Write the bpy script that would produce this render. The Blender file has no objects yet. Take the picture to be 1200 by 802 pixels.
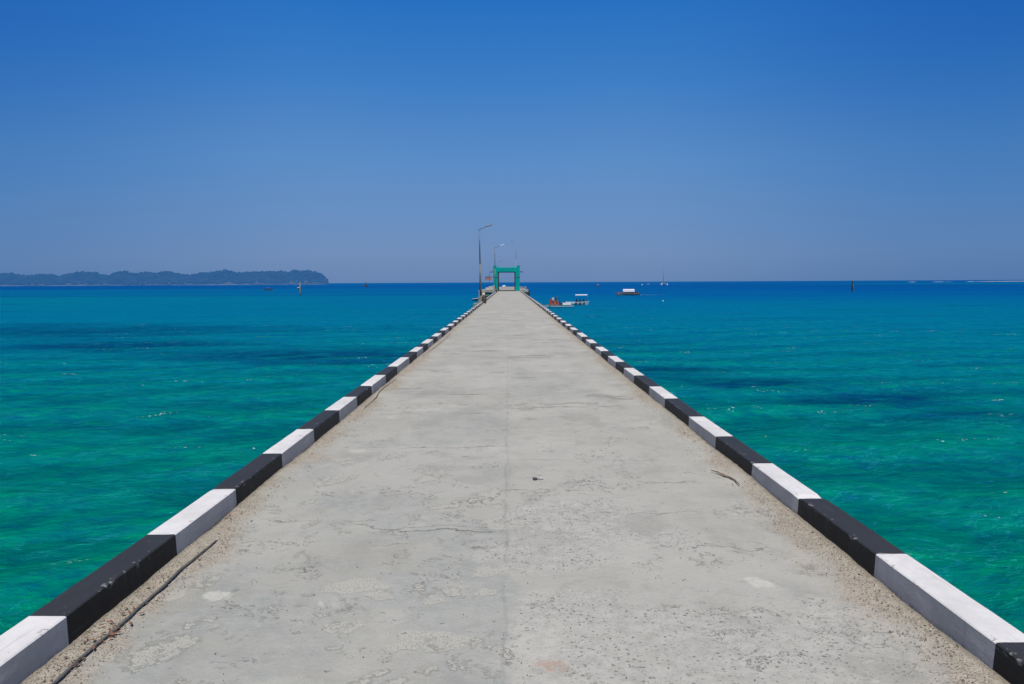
import bpy, bmesh, math, random
import numpy as np
from mathutils import Matrix, Vector
random.seed(7); rng = np.random.default_rng(11)
scene = bpy.context.scene
C = scene.collection
CAM_H, SEA = 1.6, -3.9
FPX = 833.0
# ------------------------------------------------------------------ camera
cam_d = bpy.data.cameras.new('camera'); cam = bpy.data.objects.new('camera', cam_d); C.objects.link(cam)
cam_d.sensor_width = 36; cam_d.lens = 36 * FPX / 1200
cam_d.clip_start = .05; cam_d.clip_end = 90000
pitch, yaw, roll = math.atan(70 / 833), -math.atan(3.3 / 833), -math.radians(.28)
Rc = Matrix.Rotation(yaw, 3, 'Z') @ Matrix.Rotation(math.pi / 2 - pitch, 3, 'X') @ Matrix.Rotation(roll, 3, 'Z')
cam.matrix_world = Matrix.Translation((0, 0, CAM_H)) @ Rc.to_4x4()
scene.camera = cam

def G(px, py, z=0.0):
    """the point of the level z seen at photo pixel px, py"""
    d = Rc @ Vector(((px - 600) / FPX, -(py - 401) / FPX, -1))
    t = (z - CAM_H) / d.z
    return Vector((d.x * t, d.y * t, z))
def AT(px, py, Y):
    """the point at distance Y seen at photo pixel px, py"""
    d = Rc @ Vector(((px - 600) / FPX, -(py - 401) / FPX, -1))
    t = Y / d.y
    return Vector((d.x * t, Y, CAM_H + d.z * t))

# ------------------------------------------------------------------ node helpers
class N:
    """small expression builder for shader nodes"""
    def __init__(s, tree): s.t = tree; s.n = tree.nodes; s.l = tree.links
    def put(s, sock, v):
        if isinstance(v, bpy.types.NodeSocket): s.l.new(v, sock)
        elif v is not None:
            if hasattr(sock.default_value, '__len__') and not hasattr(v, '__len__'): v = [v] * len(sock.default_value)
            if hasattr(sock.default_value, '__len__') and len(sock.default_value) == 4 and len(v) == 3: v = (*v, 1)
            sock.default_value = v
    def m(s, op, a, b=None, c=None, clamp=False):
        n = s.n.new('ShaderNodeMath'); n.operation = op; n.use_clamp = clamp
        for i, v in enumerate((a, b, c)):
            if v is not None: s.put(n.inputs[i], v)
        return n.outputs[0]
    def v(s, op, a, b=None):
        n = s.n.new('ShaderNodeVectorMath'); n.operation = op
        s.put(n.inputs[0], a)
        if b is not None:
            s.put(n.inputs[3 if op == 'SCALE' else 1], b)
        return n.outputs[1] if op in ('LENGTH', 'DOT_PRODUCT', 'DISTANCE') else n.outputs[0]
    def pos(s): return s.n.new('ShaderNodeNewGeometry').outputs['Position']
    def obj(s): return s.n.new('ShaderNodeTexCoord').outputs['Object']
    def sep(s, v):
        n = s.n.new('ShaderNodeSeparateXYZ'); s.put(n.inputs[0], v); return n.outputs
    def comb(s, x, y, z):
        n = s.n.new('ShaderNodeCombineXYZ')
        for i, v in enumerate((x, y, z)): s.put(n.inputs[i], v)
        return n.outputs[0]
    def noise(s, vec, scale=1, detail=4, rough=.55, dist=0, col=False, dim='3D'):
        n = s.n.new('ShaderNodeTexNoise'); n.noise_dimensions = dim; s.put(n.inputs['Vector'], vec)
        n.inputs['Scale'].default_value = scale; n.inputs['Detail'].default_value = detail
        n.inputs['Roughness'].default_value = rough; n.inputs['Distortion'].default_value = dist
        return n.outputs[1 if col else 0]
    def vor(s, vec, scale=1, feat='F1', rand=1):
        n = s.n.new('ShaderNodeTexVoronoi'); n.feature = feat; s.put(n.inputs['Vector'], vec)
        n.inputs['Scale'].default_value = scale; n.inputs['Randomness'].default_value = rand
        return n.outputs
    def ss(s, v, a, b, lo=0, hi=1, kind='SMOOTHSTEP'):
        n = s.n.new('ShaderNodeMapRange'); n.interpolation_type = kind
        s.put(n.inputs[0], v); n.inputs[1].default_value = a; n.inputs[2].default_value = b
        n.inputs[3].default_value = lo; n.inputs[4].default_value = hi; return n.outputs[0]
    def mix(s, f, a, b, mode='MIX'):
        n = s.n.new('ShaderNodeMix'); n.data_type = 'RGBA'; n.blend_type = mode; n.clamp_factor = True
        s.put(n.inputs[0], f); s.put(n.inputs[6], a); s.put(n.inputs[7], b); return n.outputs[2]
    def ramp(s, f, stops, interp='LINEAR'):
        n = s.n.new('ShaderNodeValToRGB'); s.put(n.inputs[0], f); r = n.color_ramp; r.interpolation = interp
        while len(r.elements) < len(stops): r.elements.new(.5)
        for e, (p, c) in zip(r.elements, stops): e.position = p; e.color = (*c, 1)
        return n.outputs[0]
    def bump(s, h, strength=1, dist=.01, normal=None):
        n = s.n.new('ShaderNodeBump'); n.inputs['Strength'].default_value = strength
        n.inputs['Distance'].default_value = dist; s.put(n.inputs['Height'], h)
        if normal: s.put(n.inputs['Normal'], normal)
        return n.outputs[0]
    def mx(s, a, b): return s.m('MAXIMUM', a, b)
    def mul(s, a, b): return s.m('MULTIPLY', a, b)
    def add(s, a, b): return s.m('ADD', a, b)
    def sub(s, a, b): return s.m('SUBTRACT', a, b)

def material(name):
    m = bpy.data.materials.new(name); m.use_nodes = True
    m.node_tree.nodes.clear(); e = N(m.node_tree)
    o = e.n.new('ShaderNodeOutputMaterial'); p = e.n.new('ShaderNodeBsdfPrincipled')
    e.l.new(p.outputs[0], o.inputs[0]); e.out = o; e.p = p
    return m, e
def painted(name, col, rough=.6, var=.25, scale=3, dirt=(.12, .1, .08), dirt_amt=.25, metallic=0, haze=0):
    """weathered paint / metal / wood: tone drift, dirt, slight bump; haze adds the airlight of far things"""
    m, e = material(name); P = e.obj()
    n1 = e.noise(P, scale, 5); n2 = e.noise(P, scale * 7, 3)
    c = e.mix(e.ss(n1, .3, .75), tuple(x * (1 - var) for x in col), col)
    c = e.mix(e.mul(e.ss(n2, .5, .75), dirt_amt), c, dirt)
    e.put(e.p.inputs['Base Color'], c); e.p.inputs['Roughness'].default_value = rough
    e.p.inputs['Metallic'].default_value = metallic
    e.put(e.p.inputs['Normal'], e.bump(n2, .3, .01))
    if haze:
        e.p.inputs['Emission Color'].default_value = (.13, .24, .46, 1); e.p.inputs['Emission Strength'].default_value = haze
    return m

# ------------------------------------------------------------------ mesh helpers
def link(name, bm, mats, parent=None, smooth=False, loc=None):
    me = bpy.data.meshes.new(name); bm.normal_update(); bm.to_mesh(me); bm.free()
    for m in (mats if isinstance(mats, (list, tuple)) else [mats]): me.materials.append(m)
    if smooth:
        for p in me.polygons: p.use_smooth = True
    o = bpy.data.objects.new(name, me); C.objects.link(o)
    if parent: o.parent = parent
    if loc is not None: o.location = loc
    return o
def thing(name, label, cat, loc=(0, 0, 0), rz=0, group=None):
    o = bpy.data.objects.new(name, None); C.objects.link(o); o.empty_display_size = .2
    o.location = loc; o.rotation_euler = (0, 0, rz); return tag(o, label, cat, group)
def tag(o, label, cat, group=None):
    o['label'] = label; o['category'] = cat
    if group: o['group'] = group
    return o
def struct(o): o['kind'] = 'structure'; return o
def box(bm, c, s, mi=0, rot=None, bevel=0, taper=1):
    mat = Matrix.Translation(c)
    if rot: mat = mat @ rot.to_4x4()
    r = bmesh.ops.create_cube(bm, size=1)
    for v in r['verts']:
        k = taper if v.co.z > 0 else 1
        v.co = mat @ Vector((v.co.x * s[0] * k, v.co.y * s[1] * k, v.co.z * s[2]))
    fs = {f for v in r['verts'] for f in v.link_faces}
    for f in fs: f.material_index = mi
    if bevel:
        es = list({e for f in fs for e in f.edges})
        bmesh.ops.bevel(bm, geom=es, offset=bevel, segments=2, affect='EDGES', profile=.5)
def tube(bm, pts, radii, seg=10, mi=0, cap=True):
    pts = [Vector(p) for p in pts]
    if not hasattr(radii, '__len__'): radii = [radii] * len(pts)
    rings = []; up = None
    for i, p in enumerate(pts):
        t = (pts[min(i + 1, len(pts) - 1)] - pts[max(i - 1, 0)]).normalized()
        if up is None: up = t.orthogonal().normalized()
        u = (up - t * up.dot(t)); u = u.normalized() if u.length > 1e-6 else t.orthogonal().normalized()
        up = u; w = t.cross(u)
        rings.append([bm.verts.new(p + (u * math.cos(a) + w * math.sin(a)) * radii[i])
                      for a in [2 * math.pi * k / seg for k in range(seg)]])
    for a, b in zip(rings, rings[1:]):
        for k in range(seg):
            f = bm.faces.new((a[k], a[(k + 1) % seg], b[(k + 1) % seg], b[k])); f.material_index = mi; f.smooth = True
    if cap:
        bm.faces.new(rings[0][::-1]).material_index = mi; bm.faces.new(rings[-1]).material_index = mi
def sections(bm, secs, mi=0, close_ends=True, ring=True):
    """loft through lists of points"""
    rows = [[bm.verts.new(p) for p in s] for s in secs]
    n = len(rows[0])
    for a, b in zip(rows, rows[1:]):
        for k in range(n if ring else n - 1):
            bm.faces.new((a[k], a[(k + 1) % n], b[(k + 1) % n], b[k])).material_index = mi
    if close_ends and ring:
        bm.faces.new(rows[0][::-1]); bm.faces.new(rows[-1])
    return rows
def hull_secs(L, W, Hh, bow=1.0, stern=.8, n=14, sheer=.35, draft=.35):
    """boat hull along +X (bow at +X), waterline at z=0"""
    out = []
    for i in range(n + 1):
        t = i / n; x = (t - .5) * L
        w = W / 2 * (stern + (1 - stern) * min(1, t / .35)) * (1 - max(0, (t - .5) / .5) ** 2.2 * .97)
        top = Hh + sheer * Hh * max(0, (t - .4) / .6) ** 2 + .1 * Hh * max(0, (.3 - t) / .3)
        k = -draft * (1 - max(0, (t - .7) / .3) ** 2)
        flare = .72
        ov = bow * .08 * L * max(0, (t - .8) / .2)
        out.append([(x + ov, -w, top), (x + ov, w, top), (x + ov * .6, w * .97, top * .55), (x, w * flare, .02),
                    (x, 0, k), (x, -w * flare, .02), (x + ov * .6, -w * .97, top * .55)])
    return out
def gridmesh(name, X, Y, Z, mats, mi=None, parent=None, smooth=True, attrs=None):
    """2-D numpy arrays to a mesh"""
    r, c = X.shape
    co = np.stack([X, Y, Z], -1).reshape(-1, 3).astype(np.float32)
    i = np.arange(r * c).reshape(r, c)
    q = np.stack([i[:-1, :-1], i[:-1, 1:], i[1:, 1:], i[1:, :-1]], -1).reshape(-1, 4).astype(np.int32)
    me = bpy.data.meshes.new(name)
    me.vertices.add(len(co)); me.vertices.foreach_set('co', co.ravel())
    me.loops.add(q.size); me.loops.foreach_set('vertex_index', q.ravel())
    me.polygons.add(len(q)); me.polygons.foreach_set('loop_start', np.arange(0, q.size, 4, dtype=np.int32))
    if mi is not None: me.polygons.foreach_set('material_index', mi.astype(np.int32).ravel())
    me.polygons.foreach_set('use_smooth', np.full(len(q), smooth))
    me.update(calc_edges=True)
    for m in (mats if isinstance(mats, (list, tuple)) else [mats]): me.materials.append(m)
    for k, a in (attrs or {}).items():
        at = me.attributes.new(k, 'FLOAT', 'POINT'); at.data.foreach_set('value', a.ravel().astype(np.float32))
    o = bpy.data.objects.new(name, me); C.objects.link(o)
    if parent: o.parent = parent
    return o
def vnoise(x, y, seed=0):
    """smooth value noise, arrays in, about -1..1 out"""
    def h(i, j):
        n = (i.astype(np.int64) * 374761393 + j.astype(np.int64) * 668265263 + seed * 974711) & 0x7fffffff
        n = ((n ^ (n >> 13)) * 1274126177) & 0x7fffffff
        return ((n ^ (n >> 16)) & 0xffff) / 32767.5 - 1
    xi, yi = np.floor(x), np.floor(y); fx, fy = x - xi, y - yi
    fx = fx * fx * (3 - 2 * fx); fy = fy * fy * (3 - 2 * fy)
    a = h(xi, yi) * (1 - fx) + h(xi + 1, yi) * fx; b = h(xi, yi + 1) * (1 - fx) + h(xi + 1, yi + 1) * fx
    return a * (1 - fy) + b * fy
def fbm(x, y, o=4, seed=0):
    s = 0; a = 1; t = 0
    for k in range(o):
        s = s + a * vnoise(x * 2 ** k, y * 2 ** k, seed + k * 17); t += a; a *= .5
    return s / t

# ------------------------------------------------------------------ world and sun
SUN_EL, SUN_AZ = math.radians(61), math.radians(180.6)     # azimuth clockwise from +Y: high, behind the camera
w = bpy.data.worlds.new('World'); scene.world = w; w.use_nodes = True
w.node_tree.nodes.clear(); e = N(w.node_tree)
sky = e.n.new('ShaderNodeTexSky'); sky.sky_type = 'NISHITA'; sky.sun_disc = False
sky.sun_elevation = SUN_EL; sky.sun_rotation = SUN_AZ; sky.air_density = 1.2; sky.dust_density = .6; sky.ozone_density = 3
el = e.sep(e.v('NORMALIZE', e.n.new('ShaderNodeTexCoord').outputs['Generated']))[2]
dx_, dy_, _ = e.sep(e.v('NORMALIZE', e.n.new('ShaderNodeTexCoord').outputs['Generated']))
hzn = e.noise(e.v('MULTIPLY', e.comb(dx_, dy_, el), (2.2, 2.2, 9)), 1, 4, .5)
grad = e.ramp(e.add(el, e.mul(e.sub(hzn, .5), .035)), [
    (0, (.128, .238, .462)), (.037, (.150, .264, .500)), (.10, (.128, .272, .550)), (.161, (.102, .265, .575)), (.268, (.040, .206, .570)),
    (.357, (.014, .162, .545)), (.6, (.008, .080, .33)), (1, (.005, .045, .20))])
side = e.ss(e.m('ABSOLUTE', e.add(dx_, .04)), .18, .62)
grad = e.mix(e.mul(side, e.ss(el, .0, .3, .55, 1)), grad, e.v('MULTIPLY', grad, (.30, .64, .84)))
skyc = e.mix(.93, e.v('SCALE', sky.outputs[0], .06), grad)
bg = e.n.new('ShaderNodeBackground'); e.put(bg.inputs[0], skyc); bg.inputs[1].default_value = 1.0
wo = e.n.new('ShaderNodeOutputWorld'); e.l.new(bg.outputs[0], wo.inputs[0])
sl = bpy.data.lights.new('sun', 'SUN'); sl.energy = 4.2; sl.angle = math.radians(.53); sl.color = (1, .945, .865)
so = bpy.data.objects.new('sun', sl); C.objects.link(so)
sd = Vector((math.sin(SUN_AZ) * math.cos(SUN_EL), math.cos(SUN_AZ) * math.cos(SUN_EL), math.sin(SUN_EL)))
so.rotation_euler = sd.to_track_quat('Z', 'Y').to_euler(); so.location = (0, -20, 40)
scene.view_settings.view_transform = 'Standard'; scene.view_settings.look = 'None'; scene.view_settings.exposure = 0

# ------------------------------------------------------------------ sea
def make_sea():
    m, e = material('sea_water'); P = e.pos(); X, Y, Z = e.sep(P)
    flat = e.comb(X, Y, 0)
    R = e.v('LENGTH', flat)
    # slow patches of depth and sea grass, drawn in metres
    warp = e.noise(e.comb(e.mul(X, .012), e.mul(Y, .02), 0), 1, 3, col=False)
    lr = e.m('LOGARITHM', e.m('MAXIMUM', e.add(Y, 4), 4), 10)       # log10 of the distance out
    lr = e.add(lr, e.mul(e.sub(warp, .5), .42))
    base = e.ramp(e.ss(lr, .6, 4, 0, 1, 'LINEAR'), [
        (.0, (.000, .190, .116)), (.17, (.000, .190, .126)), (.26, (.000, .178, .158)), (.365, (.000, .166, .222)),
        (.43, (.000, .150, .255)), (.49, (.000, .122, .265)), (.585, (.000, .072, .240)), (.70, (.000, .044, .185)), (1, (.000, .038, .135))])
    # shallows far out to the left and to the right: turquoise
    def ell(cx, cy, rx, ry, a=.6, b=1.25, wv=.5, ws=.03):
        q = e.comb(e.mul(e.sub(X, cx), 1 / rx), e.mul(e.sub(Y, cy), 1 / ry), 0)
        nz = e.noise(flat, ws, 4, col=True)
        q = e.v('ADD', q, e.v('SCALE', e.v('SUBTRACT', nz, (.5, .5, .5)), wv * 2))
        q = e.v('MULTIPLY', q, (1, 1, 0))
        return e.ss(e.v('LENGTH', q), a, b, 1, 0)
    base = e.mix(e.mul(ell(-190, 230, 190, 170, a=.15, b=1.5, ws=.012), .9), base, (.000, .172, .215))
    base = e.mix(e.mul(ell(-420, 560, 420, 230, a=.1, b=1.5, ws=.006), .8), base, (.000, .125, .20))
    base = e.mix(e.mul(ell(950, 1150, 460, 420, ws=.003, wv=.2), .75), base, (.000, .135, .22))
    base = e.mix(e.mul(ell(140, 130, 150, 90, a=.1, b=1.5, ws=.02), .6), base, (.000, .160, .23))
    # dark sea-grass patches
    dk = e.mul(ell(-54, 84, 30, 13, a=.2, b=1.5, ws=.05, wv=1.1), .85)
    dk = e.mx(dk, ell(-15, 55, 15, 6, a=.2, b=1.45, ws=.09, wv=1.0))
    dk = e.mx(dk, ell(-34, 63, 15, 6, a=.2, b=1.45, ws=.10, wv=1.0))
    dk = e.mx(dk, ell(9.0, 43.5, 5.5, 3.2, a=.3, b=1.3, ws=.22, wv=.5))
    dk = e.mx(dk, ell(13.2, 37.8, 5, 3.0, a=.3, b=1.3, ws=.25, wv=.5))
    dk = e.mx(dk, ell(17, 32.5, 4.6, 2.6, a=.3, b=1.3, ws=.28, wv=.5))
    dk = e.mx(dk, e.mul(ell(20, 28.3, 4.0, 1.8, a=.2, b=1.4, ws=.3, wv=.5), .8))
    dk = e.mx(dk, e.mul(ell(-30, 25, 7, 5, a=.2, b=1.4, ws=.2, wv=1.0), .45))
    dk = e.mx(dk, e.mul(ell(-230, 330, 200, 20, a=.2, b=1.5, ws=.02, wv=1.1), .55))
    dk = e.mx(dk, e.mul(ell(640, 780, 500, 30, a=.2, b=1.5, ws=.006, wv=.6), .5))
    dk = e.mul(dk, e.ss(e.noise(e.comb(e.mul(X, .5), e.mul(Y, .45), 0), 1, 5, .7), .30, .56, .5, 1))
    base = e.mix(e.mul(dk, .98), base, (.000, .046, .108))
    # finer streaks: light and dark water between the waves
    st = e.noise(e.comb(e.mul(X, .22), e.mul(Y, .5), 0), 1, 5, .62)
    base = e.mix(e.mul(e.ss(st, .52, .80), .42), base, (.000, .165, .095))
    base = e.mix(e.mul(e.ss(st, .46, .20), .50), base, (.000, .070, .115))
    st2 = e.noise(e.v('ADD', e.comb(e.mul(X, .035), e.mul(Y, .11), 0), (3.1, 7.7, 0)), 1, 6, .6)
    base = e.mix(e.mul(e.ss(st2, .50, .30), .40), base, (.000, .065, .145))
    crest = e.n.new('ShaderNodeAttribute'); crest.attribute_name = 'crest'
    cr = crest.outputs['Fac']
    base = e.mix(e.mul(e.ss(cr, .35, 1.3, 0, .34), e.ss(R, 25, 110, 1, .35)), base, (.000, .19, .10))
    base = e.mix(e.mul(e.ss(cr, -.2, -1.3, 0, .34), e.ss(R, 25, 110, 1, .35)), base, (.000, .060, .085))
    # sun glints painted as white flecks on the crests, plus white caps far out
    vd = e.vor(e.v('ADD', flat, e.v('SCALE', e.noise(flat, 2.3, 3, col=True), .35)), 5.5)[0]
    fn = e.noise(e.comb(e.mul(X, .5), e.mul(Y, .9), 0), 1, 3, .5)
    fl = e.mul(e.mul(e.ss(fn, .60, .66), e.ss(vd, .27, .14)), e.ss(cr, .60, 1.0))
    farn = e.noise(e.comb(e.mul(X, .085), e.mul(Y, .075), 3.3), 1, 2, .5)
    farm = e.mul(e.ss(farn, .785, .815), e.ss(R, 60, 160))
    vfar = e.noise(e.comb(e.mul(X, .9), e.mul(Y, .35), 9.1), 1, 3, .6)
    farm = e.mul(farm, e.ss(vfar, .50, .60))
    glint_foam = e.m('MAXIMUM', fl, farm)
    # ripples, on top of the modelled waves
    wz = e.v('ADD', flat, e.v('SCALE', e.noise(flat, .8, 2, col=True), .8))
    r1 = e.noise(e.v('MULTIPLY', wz, (.75, 1.4, 1)), 1.5, 6, .68)
    r2 = e.noise(e.v('MULTIPLY', wz, (.6, 1.5, 1)), 5.0, 5, .62)
    r3 = e.noise(e.v('MULTIPLY', flat, (.7, 1.3, 1)), .28, 4, .55)
    hgt = e.add(e.add(e.mul(r1, .55), e.mul(r2, .13)), e.mul(r3, .35))
    base = e.mix(e.mul(e.ss(r1, .50, .64), .6), base, e.v('MULTIPLY', base, (1, 1.45, 1.05)))  # light and dark sides of the ripples painted into the base colour
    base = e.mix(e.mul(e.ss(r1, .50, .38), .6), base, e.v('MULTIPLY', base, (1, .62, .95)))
    # crisp filaments of reflected sky and dark ripple facets, painted into the base colour
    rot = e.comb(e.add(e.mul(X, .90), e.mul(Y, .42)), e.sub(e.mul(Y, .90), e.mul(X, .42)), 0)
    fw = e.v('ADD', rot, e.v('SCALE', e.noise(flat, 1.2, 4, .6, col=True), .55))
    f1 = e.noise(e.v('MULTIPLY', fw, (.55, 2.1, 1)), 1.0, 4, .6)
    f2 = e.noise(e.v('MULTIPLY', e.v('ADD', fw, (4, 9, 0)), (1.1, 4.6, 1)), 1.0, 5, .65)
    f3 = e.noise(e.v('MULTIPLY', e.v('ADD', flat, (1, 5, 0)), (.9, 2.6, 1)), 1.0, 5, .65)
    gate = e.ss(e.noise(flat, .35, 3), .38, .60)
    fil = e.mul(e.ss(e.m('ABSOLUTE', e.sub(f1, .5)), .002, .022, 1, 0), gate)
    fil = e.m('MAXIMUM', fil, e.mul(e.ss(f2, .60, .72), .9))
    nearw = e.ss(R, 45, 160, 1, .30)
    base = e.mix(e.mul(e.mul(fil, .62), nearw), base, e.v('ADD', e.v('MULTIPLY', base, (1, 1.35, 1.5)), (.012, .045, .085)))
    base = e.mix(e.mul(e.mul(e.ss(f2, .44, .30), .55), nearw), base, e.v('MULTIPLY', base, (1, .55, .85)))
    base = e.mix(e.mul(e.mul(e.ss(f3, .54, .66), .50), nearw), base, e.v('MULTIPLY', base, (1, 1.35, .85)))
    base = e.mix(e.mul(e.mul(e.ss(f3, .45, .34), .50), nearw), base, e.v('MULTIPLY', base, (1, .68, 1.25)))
    base = e.mix(e.mul(glint_foam, .95), base, (.85, .90, .88))
    nrm = e.bump(hgt, 1.0, 1.0)
    df = e.n.new('ShaderNodeBsdfDiffuse'); e.put(df.inputs[0], base); 
    soft = e.bump(hgt, .6, 1.0); e.put(df.inputs['Normal'], soft)
    gl = e.n.new('ShaderNodeBsdfGlossy'); e.put(gl.inputs[0], (.06, .68, 1.0, 1)); e.put(gl.inputs['Normal'], nrm)
    e.put(gl.inputs['Roughness'], e.ss(R, 10, 400, .08, .30, 'LINEAR'))
    fr = e.n.new('ShaderNodeFresnel'); fr.inputs[0].default_value = 1.33; e.put(fr.inputs['Normal'], nrm)
    mxs = e.n.new('ShaderNodeMixShader'); e.put(mxs.inputs[0], e.m('MINIMUM', e.mul(fr.outputs[0], e.sub(.95, e.mul(glint_foam, .95))), .50))
    e.l.new(df.outputs[0], mxs.inputs[1]); e.l.new(gl.outputs[0], mxs.inputs[2]); e.l.new(mxs.outputs[0], e.out.inputs[0])
    e.n.remove(e.p)
    # graded grid: small cells by the pier, large ones towards the horizon
    def axis(start, first, growth, end):
        a = [start]; s = first
        while a[-1] < end: a.append(a[-1] + s); s *= growth
        return np.array(a)
    ax = axis(0, .11, 1.0115, 60000); xs = np.concatenate([-ax[:0:-1], ax])
    ay = axis(4.0, .10, 1.0078, 80000); yb = axis(0, .5, 1.3, 600)
    ys = np.concatenate([(4.0 - yb[:0:-1]), ay])
    X, Y = np.meshgrid(xs, ys)
    dx = np.gradient(xs)[None, :]; dy = np.abs(np.gradient(ys))[:, None]
    Z = np.zeros_like(X); HX = np.zeros_like(X); HY = np.zeros_like(X)
    r2g = np.random.default_rng(5)
    for k in range(46):
        lam = .75 * (1.085 ** k) if k < 30 else r2g.uniform(3, 6.5)
        amp = .0145 * lam ** (.95 if lam < 2.5 else .75) * r2g.uniform(.6, 1.3)
        th = r2g.normal(math.radians(-75), .62 if lam < 3 else .40); kx, ky = math.cos(th) * 2 * math.pi / lam, math.sin(th) * 2 * math.pi / lam
        ph = r2g.uniform(0, 6.28)
        att = np.clip((lam / 3.2 - dx) / (lam / 3.2), 0, 1) * np.clip((lam / 3.2 - dy) / (lam / 3.2), 0, 1)
        a = kx * X + ky * Y + ph; env = .55 + .45 * np.sin(X * .13 * math.sin(k * 2.1) + Y * .11 * math.cos(k * 1.3) + k)
        Z += amp * att * env * np.sin(a)
        HX += amp * att * env * .75 * math.cos(th) * np.cos(a); HY += amp * att * env * .75 * math.sin(th) * np.cos(a)
    sig = Z[(np.abs(Y) < 60)].std() + 1e-6
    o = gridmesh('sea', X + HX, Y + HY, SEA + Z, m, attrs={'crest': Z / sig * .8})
    struct(o)
make_sea()

# ------------------------------------------------------------------ pier: deck and kerbs
HW = 1.945
def deck_material():
    m, e = material('worn_concrete'); P = e.pos(); X, Y, Z = e.sep(P)
    flat = e.comb(X, Y, 0)
    w1 = e.v('SUBTRACT', e.noise(flat, 1.6, 5, .6, col=True), (.5, .5, .5))
    w2 = e.v('SUBTRACT', e.noise(flat, 9, 4, .6, col=True), (.5, .5, .5))
    W = e.v('ADD', flat, e.v('ADD', e.v('SCALE', w1, .42), e.v('SCALE', w2, .10)))
    WX, WY, _ = e.sep(W)
    def patch(px, py, rx, ry, soft=.25):
        c = G(px, py)
        q = e.v('MULTIPLY', e.v('SUBTRACT', W, (c.x, c.y, 0)), (1 / rx, 1 / ry, 0))
        return e.ss(e.v('LENGTH', q), 1 - soft, 1 + soft, 1, 0)
    def rect(x0, x1, y0, y1, soft=.03, src=None):
        q = e.v('ABSOLUTE', e.v('SUBTRACT', src or W, ((x0 + x1) / 2, (y0 + y1) / 2, 0)))
        a, b, _ = e.sep(q)
        return e.mul(e.ss(a, (x1 - x0) / 2 - soft, (x1 - x0) / 2 + soft, 1, 0), e.ss(b, (y1 - y0) / 2 - soft, (y1 - y0) / 2 + soft, 1, 0))
    def hline(px0, px1, py, wd=.008, wob=None):
        """a crack running across the deck"""
        a, b = G(px0, py), G(px1, py); src = wob or W
        sx, sy, _ = e.sep(src)
        d = e.m('ABSOLUTE', e.sub(sy, a.y))
        return e.mul(e.ss(d, wd * .4, wd, 1, 0), e.mul(e.ss(X, a.x - .05, a.x + .05), e.ss(X, b.x - .05, b.x + .05, 1, 0)))
    soft1 = e.noise(flat, .55, 5, .6); soft2 = e.noise(flat, 3.5, 5, .65); fine = e.noise(flat, 55, 4, .7); mid = e.noise(flat, 14, 5, .65)
    grain = e.noise(flat, 230, 3, .7)
    col = e.mix(e.ss(soft1, .3, .7), (.372, .368, .325), (.440, .432, .385))
    col = e.mix(e.mul(e.ss(soft2, .42, .72), .5), col, (.335, .335, .315))
    # the two casting lanes meet on a long joint just left of the middle
    lane = e.ss(e.add(X, e.mul(e.sub(e.noise(e.comb(0, Y, 0), .35, 3), .5), .12)), -.015, .02)
    near = e.ss(Y, 5.3, 8.5, 1, 0); vn = e.ss(Y, 4.2, 5.2, 1, 0)
    # bluish cement skim over the near left half
    blue = e.mul(e.mul(e.sub(1, lane), near), e.ss(e.noise(flat, 1.1, 5, .6), .36, .60))
    bstrip = e.mul(rect(-.32, .0, 1.5, 4.6, .04), .9)
    blue = e.mx(blue, bstrip)
    blue = e.mx(blue, e.mul(patch(1000, 740, .35, .3), .6)); blue = e.mx(blue, e.mul(patch(900, 690, .26, .22), .55))
    blue = e.mx(blue, e.mul(rect(-1.05, -.02, 7.0, 8.75, .05), .62))
    blue = e.mx(blue, e.mul(rect(.05, 1.15, 9.7, 12.6, .12), .40))
    blue = e.mx(blue, e.mul(rect(-1.6, -.1, 22, 25, .12), .3))
    blue = e.mul(blue, e.ss(soft2, .30, .58, .45, 1))
    col = e.mix(e.mul(blue, .9), col, e.mix(e.ss(mid, .35, .65), (.292, .310, .292), (.362, .374, .346)))
    # smooth cream patch on the right and lighter worn slabs
    smooth = e.mul(rect(.62, 1.45, 3.35, 4.45, .07), .85)
    smooth = e.mx(smooth, e.mul(rect(-1.5, -.05, 5.25, 6.9, .08), .6))
    smooth = e.mx(smooth, e.mul(rect(.1, 1.6, 5.3, 6.9, .12), .4))
    col = e.mix(smooth, col, (.425, .415, .375))
    # exposed aggregate
    agg = e.mul(rect(.0, 2.0, 0, 3.55, .06), e.sub(1, e.mul(smooth, 1)))
    agg = e.mx(agg, patch(665, 610, .42, .55)); agg = e.mx(agg, patch(640, 650, .40, .30))
    agg = e.mx(agg, e.mul(patch(745, 620, .3, .3), .7))
    agg = e.mx(agg, e.mul(e.ss(e.noise(e.v('ADD', flat, (5, 2, 0)), .8, 4, .6), .60, .66), lane))
    c1 = e.vor(e.v('ADD', flat, e.v('SCALE', w2, .05)), 58); cr = e.sep(c1[1])[0]
    c2 = e.vor(flat, 80); cr2 = e.sep(c2[1])[1]
    stones = e.mul(e.ss(cr, .70, .80), e.ss(c1[0], .50, .28))
    stones2 = e.mul(e.ss(cr2, .72, .76), e.ss(c2[0], .42, .30))
    stones = e.mul(stones, e.ss(e.noise(e.v('ADD', flat, (6, 1, 0)), 4.5, 4, .6), .36, .58, .15, 1))
    acol = e.mix(e.ss(mid, .3, .7), (.375, .37, .335), (.47, .46, .42))
    stc = e.mix(e.sep(c1[1])[1], (.11, .115, .10), (.27, .26, .22))
    acol = e.mix(e.mul(stones, .95), acol, stc); acol = e.mix(e.mul(stones2, .7), acol, (.22, .22, .20))
    aggn = e.mul(agg, e.ss(Y, 7, 14, 1, .2))
    col = e.mix(e.mul(aggn, .92), col, acol)
    # broad weathering: long stains, darker damp-looking clouds, trowel arcs
    cl = e.noise(e.v('ADD', e.comb(e.mul(WX, 1.3), e.mul(WY, .8), 0), (4, 6, 0)), 1, 7, .68)
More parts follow.
